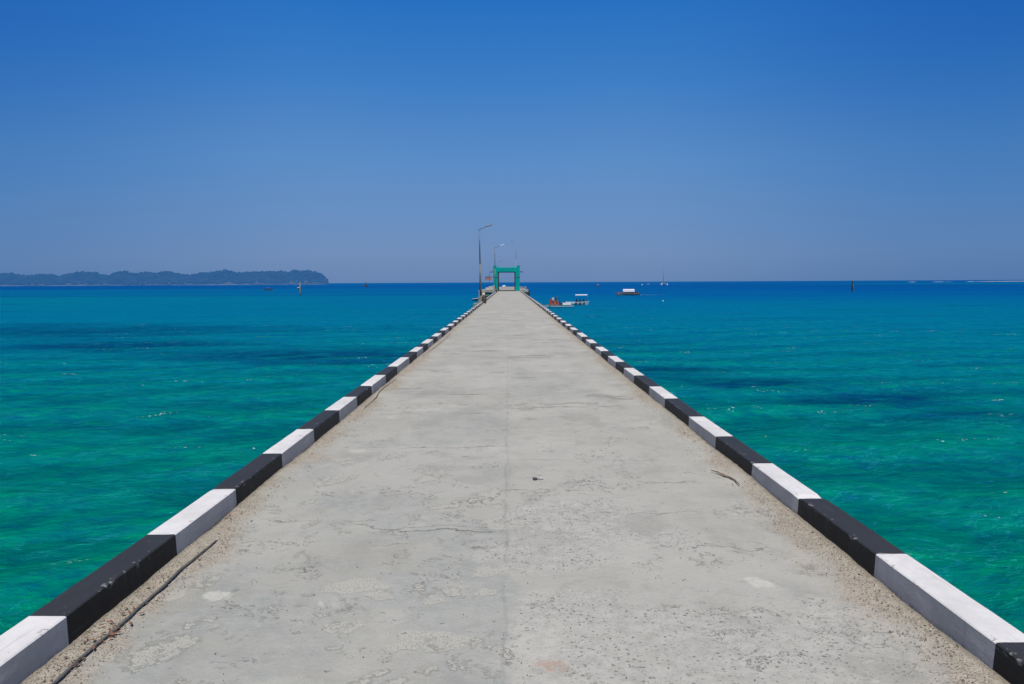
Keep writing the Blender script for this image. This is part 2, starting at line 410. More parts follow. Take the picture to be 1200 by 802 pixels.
    col = e.mix(e.ss(cl, .50, .64, 0, .55), col, (.285, .285, .255))
    col = e.mix(e.ss(cl, .46, .32, 0, .50), col, (.50, .49, .44))
    cl2 = e.noise(e.v('ADD', W, (9, 2, 0)), 5.5, 6, .72)
    col = e.mix(e.ss(cl2, .54, .66, 0, .34), col, (.27, .27, .24))
    # pale spalled patches where the skim has flaked off
    fk = e.noise(e.v('ADD', W, (1.7, .4, 0)), 2.3, 6, .66)
    fmask = e.mul(e.mul(e.ss(fk, .585, .61), e.sub(1, lane)), near)
    spots = [(415, 690, .16, .10), (512, 752, .15, .08), (505, 702, .06, .05), (590, 590, .16, .12), (590, 612, .12, .12),
             (575, 668, .10, .06), (450, 700, .06, .04), (405, 730, .10, .06), (560, 690, .07, .04), (470, 762, .06, .03)]
    for s in spots: fmask = e.mx(fmask, patch(*s, .12))
    edge = e.mul(e.mul(e.ss(fk, .565, .585), e.ss(fk, .60, .585)), e.mul(e.sub(1, lane), near))
    fcol = e.mix(e.ss(e.noise(flat, 120, 5, .75), .36, .60), (.27, .26, .22), (.52, .51, .45))
    fcol = e.mix(e.mul(stones2, .7), fcol, (.2, .2, .18))
    col = e.mix(e.mul(fmask, .8), col, fcol)
    lv = e.m('FRACT', e.mul(fk, 11)); cres = e.mul(e.ss(e.m('ABSOLUTE', e.sub(lv, .5)), .045, .012), e.ss(e.noise(e.v('ADD', flat, (2, 2, 5)), 3.1, 4, .6), .55, .63))
    cres = e.mul(cres, e.ss(Y, 6, 12, 1, .3))
    col = e.mix(e.mul(cres, .6), col, (.15, .145, .125))  # crescent cracks and flake edges, their edge shadow painted in as dark colour
    col = e.mix(e.mul(edge, .55), col, (.20, .195, .17))
    # a few whitish mortar spots
    for px, py, rx, ry, a in [(258, 699, .075, .055, .8), (205, 697, .06, .05, .55), (889, 681, .055, .06, .8), (418, 528, .07, .08, .6),
                              (940, 655, .07, .05, .35), (372, 705, .02, .02, .7), (880, 655, .05, .03, .25)]:
        col = e.mix(e.mul(e.mul(patch(px, py, rx, ry, .25), e.ss(mid, .34, .52, .35, 1)), a), col, (.54, .53, .475))
    # rust and dark stains
    for px, py, rx, ry, cc, a in [(645, 777, .05, .045, (.42, .24, .15), .6), (578, 725, .012, .014, (.06, .06, .06), .85), (315, 724, .018, .012, (.10, .10, .10), .6),
                                  (540, 533, .03, .03, (.12, .12, .11), .6), (725, 718, .015, .02, (.14, .13, .12), .7), (949, 703, .02, .02, (.16, .15, .13), .6)]:
        col = e.mix(e.mul(e.mul(patch(px, py, rx, ry, .5), e.ss(mid, .42, .58)), a), col, cc)
    # cracks and joints
    thin = e.v('ADD', flat, e.v('SCALE', w2, .14))
    thin2 = e.v('ADD', thin, e.v('SCALE', w1, .38))
    brk = e.ss(e.noise(e.v('ADD', flat, (8, 3, 0)), 2.6, 4, .6), .42, .56)
    ck = hline(470, 580, 622, .010, thin2)
    for a in [(395, 575, 617, .006), (325, 440, 611, .008), (590, 680, 575, .010), (420, 600, 524, .009), (380, 600, 486, .011), (600, 700, 437, .02),
              (600, 830, 566, .006), (690, 900, 600, .004), (440, 560, 640, .004), (770, 900, 640, .005), (600, 790, 540, .005)]:
        ck = e.mx(ck, e.mul(e.mul(hline(*a, thin2), brk), .75))
    joint = e.ss(e.m('ABSOLUTE', e.add(e.sub(X, -.03), e.mul(e.sub(e.noise(e.comb(0, Y, 0), 1.3, 4), .5), .10))), .003, .012, 1, 0)
    joint = e.mul(joint, e.ss(e.noise(flat, 2.2, 4), .30, .60, .25, 1))
    # transverse cracks farther out, each with its own strength
    far = e.ss(Y, 7.5, 10)
    sn = e.noise(e.v('ADD', e.comb(e.mul(WX, .55), e.mul(WY, 1.15), 0), (2, 9, 0)), 1, 6, .66)
    fars = e.mul(e.mul(e.ss(sn, .60, .625), e.ss(sn, .66, .63)), far)
    sn2 = e.noise(e.v('ADD', e.comb(e.mul(X, .35), e.mul(Y, .9), 0), (12, 1, 0)), 1, 5, .6)
    fars2 = e.mul(e.ss(sn2, .56, .72), far)
    slab = e.m('FRACT', e.mul(e.add(WY, e.mul(lane, 1.1)), 1 / 2.9)); slab = e.mul(e.ss(e.m('ABSOLUTE', e.sub(slab, .5)), .012, .003), far)
    slab = e.mul(slab, e.ss(e.noise(flat, .9, 3), .42, .6))
    pits = e.vor(e.v('MULTIPLY', W, (.8, 1.3, 1)), 13); pit = e.mul(e.ss(e.sep(pits[1])[2], .86, .90), e.ss(pits[0], .17, .06))
    col = e.mix(e.mul(e.mx(ck, slab), .75), col, (.13, .125, .11))
    col = e.mix(e.mul(joint, .24), col, (.20, .20, .185))
    col = e.mix(e.mul(fars, .55), col, (.18, .175, .155)); col = e.mix(e.mul(fars2, .32), col, (.25, .25, .235))
    col = e.mix(e.mul(pit, .60), col, (.19, .185, .17))
    # sand and grit blown against both kerbs
    sx = e.add(e.m('ABSOLUTE', X), e.add(e.mul(e.sub(soft2, .5), .55), e.mul(e.sub(e.noise(flat, .9, 4), .5), .75)))
    sand = e.ss(sx, 1.66, 1.92)
    g1 = e.vor(flat, 110); gr = e.sep(g1[1])[0]
    scol = e.mix(e.ss(mid, .3, .7), (.31, .262, .20), (.43, .385, .315))
    scol = e.mix(e.mul(e.ss(gr, .7, .9), e.ss(g1[0], .5, .3)), scol, (.18, .145, .105))
    scol = e.mix(e.mul(e.ss(gr, .22, .1), e.ss(g1[0], .45, .3)), scol, (.5, .46, .40))
    sand = e.mul(sand, e.ss(mid, .22, .5, .45, 1))
    col = e.mix(e.mul(sand, .88), col, scol)
    kerb_foot = e.ss(e.m('ABSOLUTE', X), HW - .035, HW + .01); col = e.mix(e.mul(kerb_foot, .55), col, (.10, .085, .065))  # darker strip along the foot of both kerbs
    col = e.v('MULTIPLY', col, (1.035, 1.025, .985))
    # grain
    col = e.mix(e.ss(grain, .35, .65, 0, .16), col, (.24, .24, .22))
    col = e.mix(e.ss(fine, .52, .75, 0, .30), col, (.24, .235, .21))
    col = e.mix(e.ss(fine, .46, .28, 0, .22), col, (.55, .54, .50))
    e.put(e.p.inputs['Base Color'], col); e.p.inputs['Roughness'].default_value = .93
    e.p.inputs['Specular IOR Level'].default_value = .2
    h = e.add(e.mul(fine, .25), e.mul(mid, .5)); h = e.add(h, e.mul(soft2, .6))
    h = e.sub(h, e.mul(fmask, .35)); h = e.sub(h, e.mul(e.mx(ck, slab), 1.1)); h = e.sub(h, e.mul(e.mul(stones, agg), .35))
    h = e.sub(h, e.mul(cres, .7)); h = e.add(h, e.mul(cl2, .5))
    h = e.sub(h, e.mul(pit, .6)); h = e.sub(h, e.mul(fars, .8)); h = e.sub(h, e.mul(joint, .2)); h = e.add(h, e.mul(grain, .12))
    h = e.add(h, e.mul(sand, e.mul(e.ss(g1[0], .5, .1), .5)))
    e.put(e.p.inputs['Normal'], e.bump(h, .8, .010))
    return m
DECK = deck_material()
def kerb_paint(name, white):
    m, e = material(name); P = e.pos(); X, Y, Z = e.sep(P)
    n1 = e.noise(P, 3.5, 5, .6); n2 = e.noise(P, 26, 5, .65); n3 = e.noise(e.v('MULTIPLY', P, (1, .8, 1.4)), 12, 6, .7)
    if white:
        c = e.mix(e.ss(n1, .3, .7), (.60, .588, .55), (.735, .718, .68))
        c = e.mix(e.ss(n3, .52, .78, 0, .35), c, (.50, .49, .48))
        c = e.mix(e.ss(n2, .64, .72, 0, .55), c, (.33, .30, .27))
    else:
        c = e.mix(e.ss(n1, .3, .7), (.010, .011, .012), (.020, .021, .022))
        c = e.mix(e.ss(n3, .50, .78, 0, .5), c, (.045, .047, .050))
        c = e.mix(e.ss(n2, .69, .74, 0, .55), c, (.25, .25, .25))
    low = e.mul(e.ss(Z, .045, .0), e.ss(n2, .35, .6))
    c = e.mix(e.mul(low, .75), c, (.16, .13, .10))
    # black paint is paler on the tops
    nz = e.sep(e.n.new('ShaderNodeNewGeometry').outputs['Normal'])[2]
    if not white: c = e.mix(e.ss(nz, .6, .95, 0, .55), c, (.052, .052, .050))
    c = e.mix(e.ss(nz, .8, .3, 0, 1), c, e.v('MULTIPLY', c, (.66, .66, .64) if white else (.42, .46, .48)))  # shade of the upright faces painted in by darkening the paint colour
    edg = e.mul(e.ss(Z, .112, .136), e.ss(e.m('ABSOLUTE', e.sub(e.m('ABSOLUTE', X), HW + .018)), .026, .006))
    en = e.noise(e.v('ADD', P, (3, 1, 7)), 17, 5, .7)
    c = e.mix(e.mul(edg, e.ss(en, .585, .63)), c, (.36, .33, .29) if white else (.22, .215, .20))
    sp = e.noise(e.v('ADD', P, (8, 4, 2)), 42, 4, .7)
    c = e.mix(e.ss(sp, .68, .73, 0, .7), c, (.40, .37, .33) if white else (.30, .30, .29))
    scr = e.noise(e.v('MULTIPLY', P, (9, .9, 22)), 3, 4, .6)
    c = e.mix(e.ss(scr, .60, .70, 0, .38), c, (.42, .40, .38) if white else (.07, .07, .07))
    drip = e.noise(e.v('MULTIPLY', P, (4, 11, .8)), 1.5, 5, .65)
    c = e.mix(e.mul(e.ss(drip, .50, .78, 0, .40), e.ss(nz, .8, .3, 0, 1)), c, (.26, .235, .20) if white else (.035, .037, .036))
    pk = e.vor(P, 9); pin = e.mul(e.ss(e.sep(pk[1])[0], .86, .9), e.ss(pk[0], .22, .12))
    c = e.mix(e.mul(pin, .5 if white else .25), c, (.30, .27, .24))
    e.put(e.p.inputs['Base Color'], c); e.p.inputs['Roughness'].default_value = .7 if white else .62
    e.p.inputs['Specular IOR Level'].default_value = .3
    e.put(e.p.inputs['Normal'], e.bump(e.add(e.mul(n2, .5), e.add(n3, e.mul(e.noise(P, 90, 3), .25))), .55, .006))
    return m
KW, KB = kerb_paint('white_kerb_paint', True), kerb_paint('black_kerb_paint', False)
CONC = painted('grey_concrete', (.36, .35, .31), .9, .3, 1.5, (.10, .09, .07), .5)
CONC2 = painted('stained_concrete', (.27, .28, .24), .9, .35, .8, (.05, .06, .04), .6)
BEIGE = painted('beige_concrete', (.50, .46, .38), .85, .25, 2, (.2, .17, .12), .4)

PIER_END, HEAD0, HEAD1 = 150.0, 150.0, 262.0
pier = thing('pier', 'long straight concrete pier with worn grey deck running out to sea', 'pier')
def make_deck():
    ys = [-6.0]; s = .045
    while ys[-1] < PIER_END:
        s = .045 if ys[-1] < 7 else s * 1.012
        ys.append(ys[-1] + (.5 if ys[-1] < 1 else s))
    ys[-1] = PIER_END
    xs = np.concatenate([np.linspace(-2.13, -1.5, 16), np.linspace(-1.46, 1.46, 60), np.linspace(1.5, 2.13, 16)])
    X, Y = np.meshgrid(xs, np.array(ys))
    Z = .004 * fbm(X * 1.1, Y * 1.1, 4, 3) + .0035 * fbm(X * 6, Y * 6, 3, 9)
    e = np.clip((np.abs(X) - 1.62) / .32, 0, 1)
    Z += e * e * (.022 + .016 * fbm(X * 2 + 7, Y * 2.2, 4, 5)) + e * .006 * fbm(X * 14, Y * 14, 2, 8)
    o = gridmesh('deck', X, Y, Z - .004, DECK, parent=pier)
    bm = bmesh.new()
    bm.from_mesh(o.data)
    box(bm, (0, (PIER_END - 6) / 2, -.20), (4.28, PIER_END + 6, .36), 1)
    bm.to_mesh(o.data); bm.free(); o.data.materials.append(CONC2)
make_deck()
def make_kerb(side, bounds, first_white):
    """one painted kerb: cast lengths that do not quite line up, rounded arrises, chipped edges"""
    prof = [(HW + .006, -.03), (HW + .012, .135), (HW + .019, .140), (HW + .176, .140), (HW + .182, .135), (HW + .184, -.03)]
    pr = []
    for a, b in zip(prof, prof[1:]):
        n = 5 if abs(a[0] - b[0]) > .1 or abs(a[1] - b[1]) > .1 else 1
        pr += [(a[0] + (b[0] - a[0]) * k / n, a[1] + (b[1] - a[1]) * k / n) for k in range(n)]
    pr.append(prof[-1]); pr = np.array(pr)
    rows, mats = [], []
    r = random.Random(3 if side < 0 else 9)
    y = bounds[0]; offx = offz = 0
    joints = []; Y0 = bounds[0]
    for i, (a, b) in enumerate(zip(bounds, bounds[1:])):
        if i and r.random() < .33: joints.append(a); offx += r.uniform(-.006, .006) - offx * .4; offz += r.uniform(-.006, .006) - offz * .4
        n = max(1, int((b - a) / .07)) if a < 30 else (6 if a < 60 else 2)
        for k in range(n):
            yy = a + (b - a) * k / n; rows.append((yy, offx, offz)); mats.append(0 if (i % 2 == 0) == first_white else 1)
        if not joints or joints[-1] != b: pass
    rows.append((bounds[-1], offx, offz))
    ya = np.array([q[0] for q in rows]); ox = np.array([q[1] for q in rows]); oz = np.array([q[2] for q in rows])
    PX = np.repeat(pr[None, :, 0], len(ya), 0); PZ = np.repeat(pr[None, :, 1], len(ya), 0); YY = np.repeat(ya[:, None], len(pr), 1)
    s = 1 if side > 0 else 50
    PX = PX + ox[:, None] + .0035 * fbm(YY * .35, PZ * 2 + s, 3, 2) + .0008 * fbm(YY * 5, PZ * 20 + PX * 9 + s, 3, 6)
    PZ = PZ + np.where(PZ > .05, 1, 0) * (oz[:, None] + .006 * fbm(YY * .4, PX * 0 + s + 4, 3, 4) + .0022 * fbm(YY * 6, PX * 18 + s, 3, 12))
    chip = np.clip(vnoise(YY * 4.3, YY * 0 + s, 31) - .62, 0, 1) * .006
    corner = (np.abs(pr[:, 0] - (HW + .014)) < .008)[None, :] & (pr[:, 1] > .1)[None, :]
    PX = np.where(corner, PX + chip, PX); PZ = np.where(corner, PZ - chip * .6, PZ)
    # dark gaps at the casting joints
    for j in joints:
        k = int(np.argmin(np.abs(ya - j)))
        if j < 40:
            PZ[k, 2:-1] -= .010 if True else 0; PX[k, 1:7] += .008
    mi = np.repeat(np.array(mats)[:, None], len(pr) - 1, 1)
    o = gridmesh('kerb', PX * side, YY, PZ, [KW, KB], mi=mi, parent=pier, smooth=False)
    if side > 0: o.data.flip_normals()
    bm = bmesh.new(); bm.from_mesh(o.data); bmesh.ops.holes_fill(bm, edges=[x for x in bm.edges if x.is_boundary], sides=0)
    bmesh.ops.recalc_face_normals(bm, faces=bm.faces); bm.to_mesh(o.data); bm.free()
    o['label'] = 'black and white painted kerb along the %s edge of the deck' % ('right' if side > 0 else 'left')
def extend(b, end, lo=.99, hi=1.22):
    r = random.Random(len(b))
    while b[-1] < end: b.append(b[-1] + r.uniform(lo, hi))
    b[-1] = end; return b
bl = extend([-4.95, -3.95, -2.95, -1.95, -.97, .03, 1.03, 2.02, 3.02, 4.045, 4.99, 6.0, 7.0, 8.05, 9.07, 10.03, 11.14, 12.3, 13.81, 14.96, 16.05, 16.99, 18.25, 19.29, 20.5, 21.65, 23.0, 24.1, 25.3], PIER_END)
br = extend([-4.8, -3.85, -2.9, -1.95, -1.0, -.05, .9, 1.82, 2.75, 3.69, 4.72, 5.62, 6.63, 7.64, 8.83, 9.84, 11.04, 12.09, 12.96, 13.98, 15.07, 16.12, 17.04, 18.11, 19.15, 20.58, 21.77, 22.93, 23.83], PIER_END)
# left: 3.02-4.045 black (index 8) ; right: 2.75-3.69 white (index 8)
make_kerb(-1, bl, False); make_kerb(1, br, True)
def piles():
    y = 6.0
    while y < PIER_END:
        bm = bmesh.new(); box(bm, (0, y, -.60), (4.0, .5, .438), 0, bevel=.02); link('cross_beam', bm, CONC2, pier)
        for sx in (-1.5, 1.5):
            bm = bmesh.new(); tube(bm, [(sx, y, SEA - 2.5), (sx, y, -.815)], .22, 14); link('pile', bm, CONC2, pier)
        y += 8
piles()

# ------------------------------------------------------------------ pier head (wider loading platform beyond the gate)
head = thing('loading_platform', 'wide concrete loading platform on piles beyond the green gateway', 'platform', (0, HEAD0, 0))
def make_head():
    bm = bmesh.new(); xl, xr, L = -5.9, 4.1, HEAD1 - HEAD0
    box(bm, ((xl + xr) / 2, L / 2 + .01, -.25), (xr - xl, L, .5), bevel=.03); link('slab', bm, CONC, head)
    bm = bmesh.new(); box(bm, ((xl - 2.1) / 2, .10, .06), (-2.14 - xl, .20, .14), bevel=.01); link('kerb', bm, KW, head)
    bm = bmesh.new(); box(bm, ((xr + 2.1) / 2, .10, .06), (xr - 2.14, .20, .14), bevel=.01); link('kerb', bm, KW, head)
    GRN = painted('algae_green_concrete', (.09, .20, .15), .85, .4, .6, (.03, .05, .04), .5)
    bm = bmesh.new(); box(bm, ((xl + xr) / 2, .6, -.92), (xr - xl - .5, .7, .83), bevel=.03); link('cross_beam', bm, GRN, head)
    for k in range(1, 10):
        bm = bmesh.new(); box(bm, ((xl + xr) / 2, .6 + k * 12, -.92), (xr - xl - .5, .7, .83)); link('cross_beam', bm, CONC2, head)
    for k in range(10):
        for px in (-5.2, -2.6, .4, 3.4):
            bm = bmesh.new(); tube(bm, [(px, .6 + k * 12, SEA - 2.5), (px, .6 + k * 12, -1.34)], .28, 12); link('pile', bm, CONC2, head)
    FND = painted('black_rubber', (.02, .022, .025), .8)
    for k in range(4):
        bm = bmesh.new(); box(bm, (xr + .17, .8 + k * 12, -.95), (.30, .6, 1.9), bevel=.08); link('fender', bm, FND, head)
make_head()

# ------------------------------------------------------------------ gateway
TEAL = painted('teal_green_paint', (.000, .315, .275), .75, .15, .7, (.01, .16, .14), .35)
for n_ in TEAL.node_tree.nodes:
    if n_.type == 'BSDF_PRINCIPLED': n_.inputs['Specular IOR Level'].default_value = .08
DARK = painted('dark_grey_paint', (.018, .022, .026), .7)
GY = 130.0
def make_gate():
    L, Rr = AT(578.0, 341, GY).x, AT(609.3, 341, GY).x
    il, ir = AT(583.6, 341, GY).x, AT(604.2, 341, GY).x
    ztop, zl0, zl1, zb = AT(594, 311.2, GY).z, AT(594, 318.7, GY).z, AT(594, 313.8, GY).z, AT(594, 324.8, GY).z
    t = thing('gateway', 'teal green square gateway arch standing across the far end of the pier', 'gateway', ((L + Rr) / 2, GY, 0))
    cx = (L + Rr) / 2; L -= cx; Rr -= cx; il -= cx; ir -= cx
    for a, b, s in ((L, il, -1), (ir, Rr, 1)):
        bm = bmesh.new(); c = (a + b) / 2; wd = b - a
        box(bm, (c, 0, zb / 2), (wd * .93, .8, zb), bevel=.02)
        box(bm, (c, 0, (zb + zl1) / 2 + .05), (wd, .86, zl1 - zb - .1), bevel=.02)
        box(bm, (c + s * wd * .12, 0, (zl1 + ztop) / 2), (wd * .70, .84, ztop - zl1 - .004), bevel=.03)
        pl_ = link('pillar', bm, TEAL, t)
        bm = bmesh.new(); box(bm, (c, 0, zb), (wd + .06, .92, .10), bevel=.01); link('band', bm, painted('dark_green_paint', (.004, .12, .10)), pl_)  # darker green band around the pillar
        bm = bmesh.new(); e = a if s < 0 else b
        box(bm, (e + s * .22, 0, zl0), (.44, .16, .10)); box(bm, (e + s * .36, -.05, zl0 - .06), (.22, .26, .18), bevel=.02)
        link('lamp_bracket', bm, DARK, t)
    bm = bmesh.new(); box(bm, (0, 0, (zl0 + zl1) / 2), (ir - il + .02, .80, zl1 - zl0), bevel=.015)
    for s in (-1, 1): box(bm, (s * ((ir - il) / 2 - .3), 0, zl1 + .06), (.6, .6, .12), taper=.6)
    link('lintel', bm, TEAL, t)
    m = (il + ir) / 2
    bm = bmesh.new()
    for s, xx in ((1, il), (-1, ir)): box(bm, (xx + s * .10, .0, zl0 / 2), (.20, .5, zl0 - .01), bevel=.01)
    box(bm, (m, 0, zl0 - .07), (ir - il - .41, .5, .13)); link('door_frame', bm, DARK, t)
    bm = bmesh.new(); box(bm, (m, 0, .085), (ir - il - .41, .6, .17), bevel=.02); link('threshold', bm, DARK, t)
make_gate()

# ------------------------------------------------------------------ lamps
POLE = painted('galvanised_pole', (.17, .19, .19), .5, .3, 2, (.07, .06, .05), .4, .5)
LHEAD = painted('lamp_head_grey', (.30, .31, .32), .45, .2)
LWHITE = painted('lamp_head_white', (.80, .80, .80), .4, .1)
def lamp(label, x, y, zel, arm, rise, head_l, headm, pedestal=True, r=.06):
    t = thing('street_lamp', label, 'street lamp', (x, y, 0), 0, 'street lamps along the left side of the pier')
    z0 = .55 if pedestal else .0
    bm = bmesh.new(); tube(bm, [(0, 0, z0 - .05), (-.01, 0, zel * .55)], [r * 1.2, r * 1.15], 12); tube(bm, [(-.01, 0, zel * .55), (-.05, 0, zel)], [r * .8, r * .7], 12)
    tube(bm, [(-.01, 0, zel * .55 - .04), (-.01, 0, zel * .55 + .04)], [r * 1.35, r * 1.35], 12)
    tube(bm, [(0, 0, z0 - .02), (0, 0, z0 + .03)], [r * 2.4] * 2, 12); link('pole', bm, POLE, t)
    bm = bmesh.new(); s = 1 if arm > 0 else -1
    tube(bm, [(-.05, 0, zel - .03), (-.05 + s * .04, 0, zel + .03), (-.05 + arm, 0, zel + rise)], r * .55, 8); ar_ = link('arm', bm, POLE, t)
    bm = bmesh.new(); k = rise / abs(arm); an = math.atan2(rise, arm) if arm > 0 else math.atan2(rise, -arm)
    rot = Matrix.Rotation(-an * s, 3, 'Y')
    c = Vector((-.05 + arm, 0, zel + rise)) + rot @ Vector((s * head_l * .48, 0, 0))
    box(bm, c, (head_l, .20, .085), 0, rot, .03); box(bm, c - rot @ Vector((0, 0, .05)), (head_l * .7, .15, .03), 0, rot, .01)
    link('lamp_head', bm, headm, ar_)
    if pedestal:
        bm = bmesh.new(); box(bm, (0, 0, .24), (.36, .36, .62), bevel=.03, taper=.85); link('pedestal', bm, CONC2, t)
    return t
b1 = AT(564.3, 355, 55); e1 = AT(563.6, 269.3, 55)
lamp('tallest-looking street lamp, nearest of the row, dark slim head rising over the deck', -2.06 - .14, 55, e1.z, .62, .26, .42, LHEAD)
e2 = AT(579.6, 290.6, 112)
lamp('middle street lamp with a bright white head, in front of the gateway\'s left pillar', e2.x + .05, 112, e2.z, .85, .30, .72, LWHITE)
e3 = AT(583.4, 307.6, 158)
lamp('farthest small street lamp seen just above the gateway\'s left corner', e3.x + .05, 158, e3.z, .62, .28, .5, LHEAD, False)
def mast():
    Y = 165; a = AT(604.8, 312, Y); top = AT(604.2, 283.5, Y)
    t = thing('antenna_mast', 'thin pale mast with a small hanging arm above the gateway\'s right pillar', 'mast', (a.x, Y, 0))
    PALE = painted('pale_mast', (.20, .26, .36), .5, .1)
    bm = bmesh.new(); tube(bm, [(0, 0, 0), (0, 0, AT(604, 304, Y).z)], .065, 10); tube(bm, [(0, 0, AT(604, 304, Y).z), (-.06, 0, top.z)], .035, 8); link('pole', bm, PALE, t)
    bm = bmesh.new(); dz = top.z
    tube(bm, [(-.06, 0, dz - .45), (-.4, 0, dz - .7), (-.75, 0, dz - .45), (-.95, 0, dz + .1)], .035, 8); link('arm', bm, PALE, t)
    bm = bmesh.new(); box(bm, (-.97, 0, dz + .2), (.14, .1, .5), bevel=.03); link('antenna', bm, PALE, t)
mast()
def signboard():
    Y = 160; a = AT(573.6, 332, Y)
    t = thing('signboard', 'small red brown signboard on a thin pole left of the gateway', 'sign', (a.x, Y, 0))
    top = AT(573.6, 313.4, Y).z; z0, z1 = AT(572, 328.4, Y).z, AT(572, 324.9, Y).z; x0, x1 = AT(569.0, 326, Y).x - a.x, AT(576, 326, Y).x - a.x
    bm = bmesh.new(); tube(bm, [(0, 0, 0), (0, 0, top)], .05, 8); link('pole', bm, POLE, t)
    m, e = material('faded_red_board'); P = e.obj(); z = e.sep(P)[2]
    c = e.mix(e.noise(P, 4, 3), (.24, .10, .09), (.40, .20, .17)); e.put(e.p.inputs['Base Color'], c)
    bm = bmesh.new(); box(bm, ((x0 + x1) / 2, -.09, (z0 + z1) / 2), (x1 - x0, .05, z1 - z0), bevel=.01); link('board', bm, m, t)
    bm = bmesh.new(); box(bm, ((x0 + x1) / 2, -.10, z1 + .05), (x1 - x0 + .06, .09, .09)); box(bm, (x0 - .03, -.1, (z0 + z1) / 2), (.06, .09, z1 - z0)); link('frame', bm, DARK, t)
signboard()
# things standing at the kerbs
def post(label, x, y, h, wd, mat, cat='post', cap=True):
    t = thing('concrete_post', label, cat, (x, y, 0), 0.03)
    bm = bmesh.new(); box(bm, (0, 0, h / 2 - .06), (wd, wd, h + .12), bevel=.012, taper=.92); link('shaft', bm, mat, t)
    if cap:
        bm = bmesh.new(); box(bm, (0, 0, h + .05), (wd * 1.25, wd * 1.25, .10), bevel=.02); link('cap', bm, BEIGE, t)
    return t
p = AT(562.3, 352, 56); post('pale concrete post outside the left kerb beside the nearest street lamp', p.x, 56, AT(562, 340.5, 56).z - .1, .15, BEIGE)
for xx in (p.x,):   # the bracket that carries post and lamp outside the deck edge
    bm = bmesh.new(); box(bm, (-2.45, 55.5, -.14), (.6, 2.0, .26), bevel=.02); link('lamp_ledge', bm, CONC2, pier)
    bm = bmesh.new(); box(bm, (-2.42, 112, -.14), (.54, .9, .26), bevel=.02); link('lamp_ledge', bm, CONC2, pier)
c = AT(566.2, 346, 54.6)
SACK = painted('brown_sacking', (.10, .075, .05), .95, .5, 9, (.03, .025, .02), .6)
def lumpy(name, label, cat, loc, size, mat, seed, sub=3, amp=.25):
    bm = bmesh.new(); bmesh.ops.create_icosphere(bm, subdivisions=sub, radius=1)
    r = random.Random(seed); ph = [r.uniform(0, 6) for _ in range(6)]
    for v in bm.verts:
        n = math.sin(v.co.x * 3 + ph[0]) * math.sin(v.co.y * 4 + ph[1]) + .5 * math.sin(v.co.z * 7 + ph[2] + v.co.x * 5) + .25 * math.sin(v.co.y * 13 + ph[3])
        k = 1 + amp * n * .6
        v.co = Vector((v.co.x * size[0] * k, v.co.y * size[1] * k, max(-.55, v.co.z) * size[2] * k + size[2] * .55))
    return tag(link(name, bm, mat, smooth=True, loc=loc), label, cat)
lumpy('sack', 'dark brown sack heaped on the deck at the foot of the nearest street lamp', 'sack', (-1.90, 54.4, .0), (.17, .2, .42), SACK, 3)
lumpy('plastic_bag', 'white plastic bag lying on top of the brown sack', 'bag', (-1.93, 54.45, .60), (.085, .1, .12), painted('white_plastic', (.75, .77, .78), .4, .1), 5, 3, .3)
def crate(label, x, y, z, s, mat):
    t = thing('crate', label, 'crate', (x, y, z), .1)
    bm = bmesh.new(); box(bm, (0, 0, s[2] / 2), (s[0] * .94, s[1] * .94, s[2] - .02)); link('body', bm, mat, t)
    for k in (0.1, .5, .9):
        bm = bmesh.new(); box(bm, (0, 0, s[2] * k), (s[0], s[1], s[2] * .16), bevel=.006); link('slat', bm, mat, t)
crate('beige crate standing on the pedestal ledge behind the nearest street lamp', -2.05, 56.4, .145, (.30, .32, .82), painted('beige_wood', (.46, .38, .27), .8))
q = AT(578.6, 342.4, 114)
crate('pale square box by the kerb at the foot of the gateway\'s left pillar', q.x, 116, .14, (.42, .4, .95), BEIGE)
lumpy('sack', 'grey brown bundle against the kerb in front of the gateway\'s left pillar', 'sack', (AT(579.3, 342, 112).x + .22, 112, 0), (.24, .2, .36), SACK, 8)
for k, (px, wd, h, lab) in enumerate([(571.5, .9, .5, 'low pale stone block at the left of the platform edge'), (575.0, 1.0, .75, 'tall beige stone block behind the low block under the signboard')]):
    x = AT(px, 335, 154).x
    bm = bmesh.new(); box(bm, (0, 0, h / 2), (wd, .8, h), bevel=.05, taper=.85)
    tag(link('stone_block', bm, BEIGE, loc=(x, 153.2 + k * 2.2, .01)), lab, 'block')
for k, (px, lab) in enumerate([(611.0, 'squat white bollard nearest to the gateway\'s right pillar'), (615.4, 'squat white bollard at the right corner of the platform')]):
    x = AT(px, 338, 153).x; t = thing('bollard', lab, 'bollard', (x, 153, 0), 0, 'mooring bollards')
    bm = bmesh.new(); tube(bm, [(0, 0, 0), (0, 0, .1), (0, 0, .11), (0, 0, .42)], [.30, .30, .2, .2], 14); link('stem', bm, BEIGE, t)
    bm = bmesh.new(); tube(bm, [(0, 0, .42), (0, 0, .47), (0, 0, .58), (0, 0, .62)], [.2, .32, .32, .22], 14); link('head', bm, BEIGE, t)
wb = AT(590.5, 336, 235)
lumpy('tarpaulin_heap', 'white tarpaulin heap lying on the platform seen through the gateway', 'tarpaulin', (wb.x, 235, 0), (.62, .6, .40), painted('white_sheet', (.72, .70, .72), .6, .15), 12)

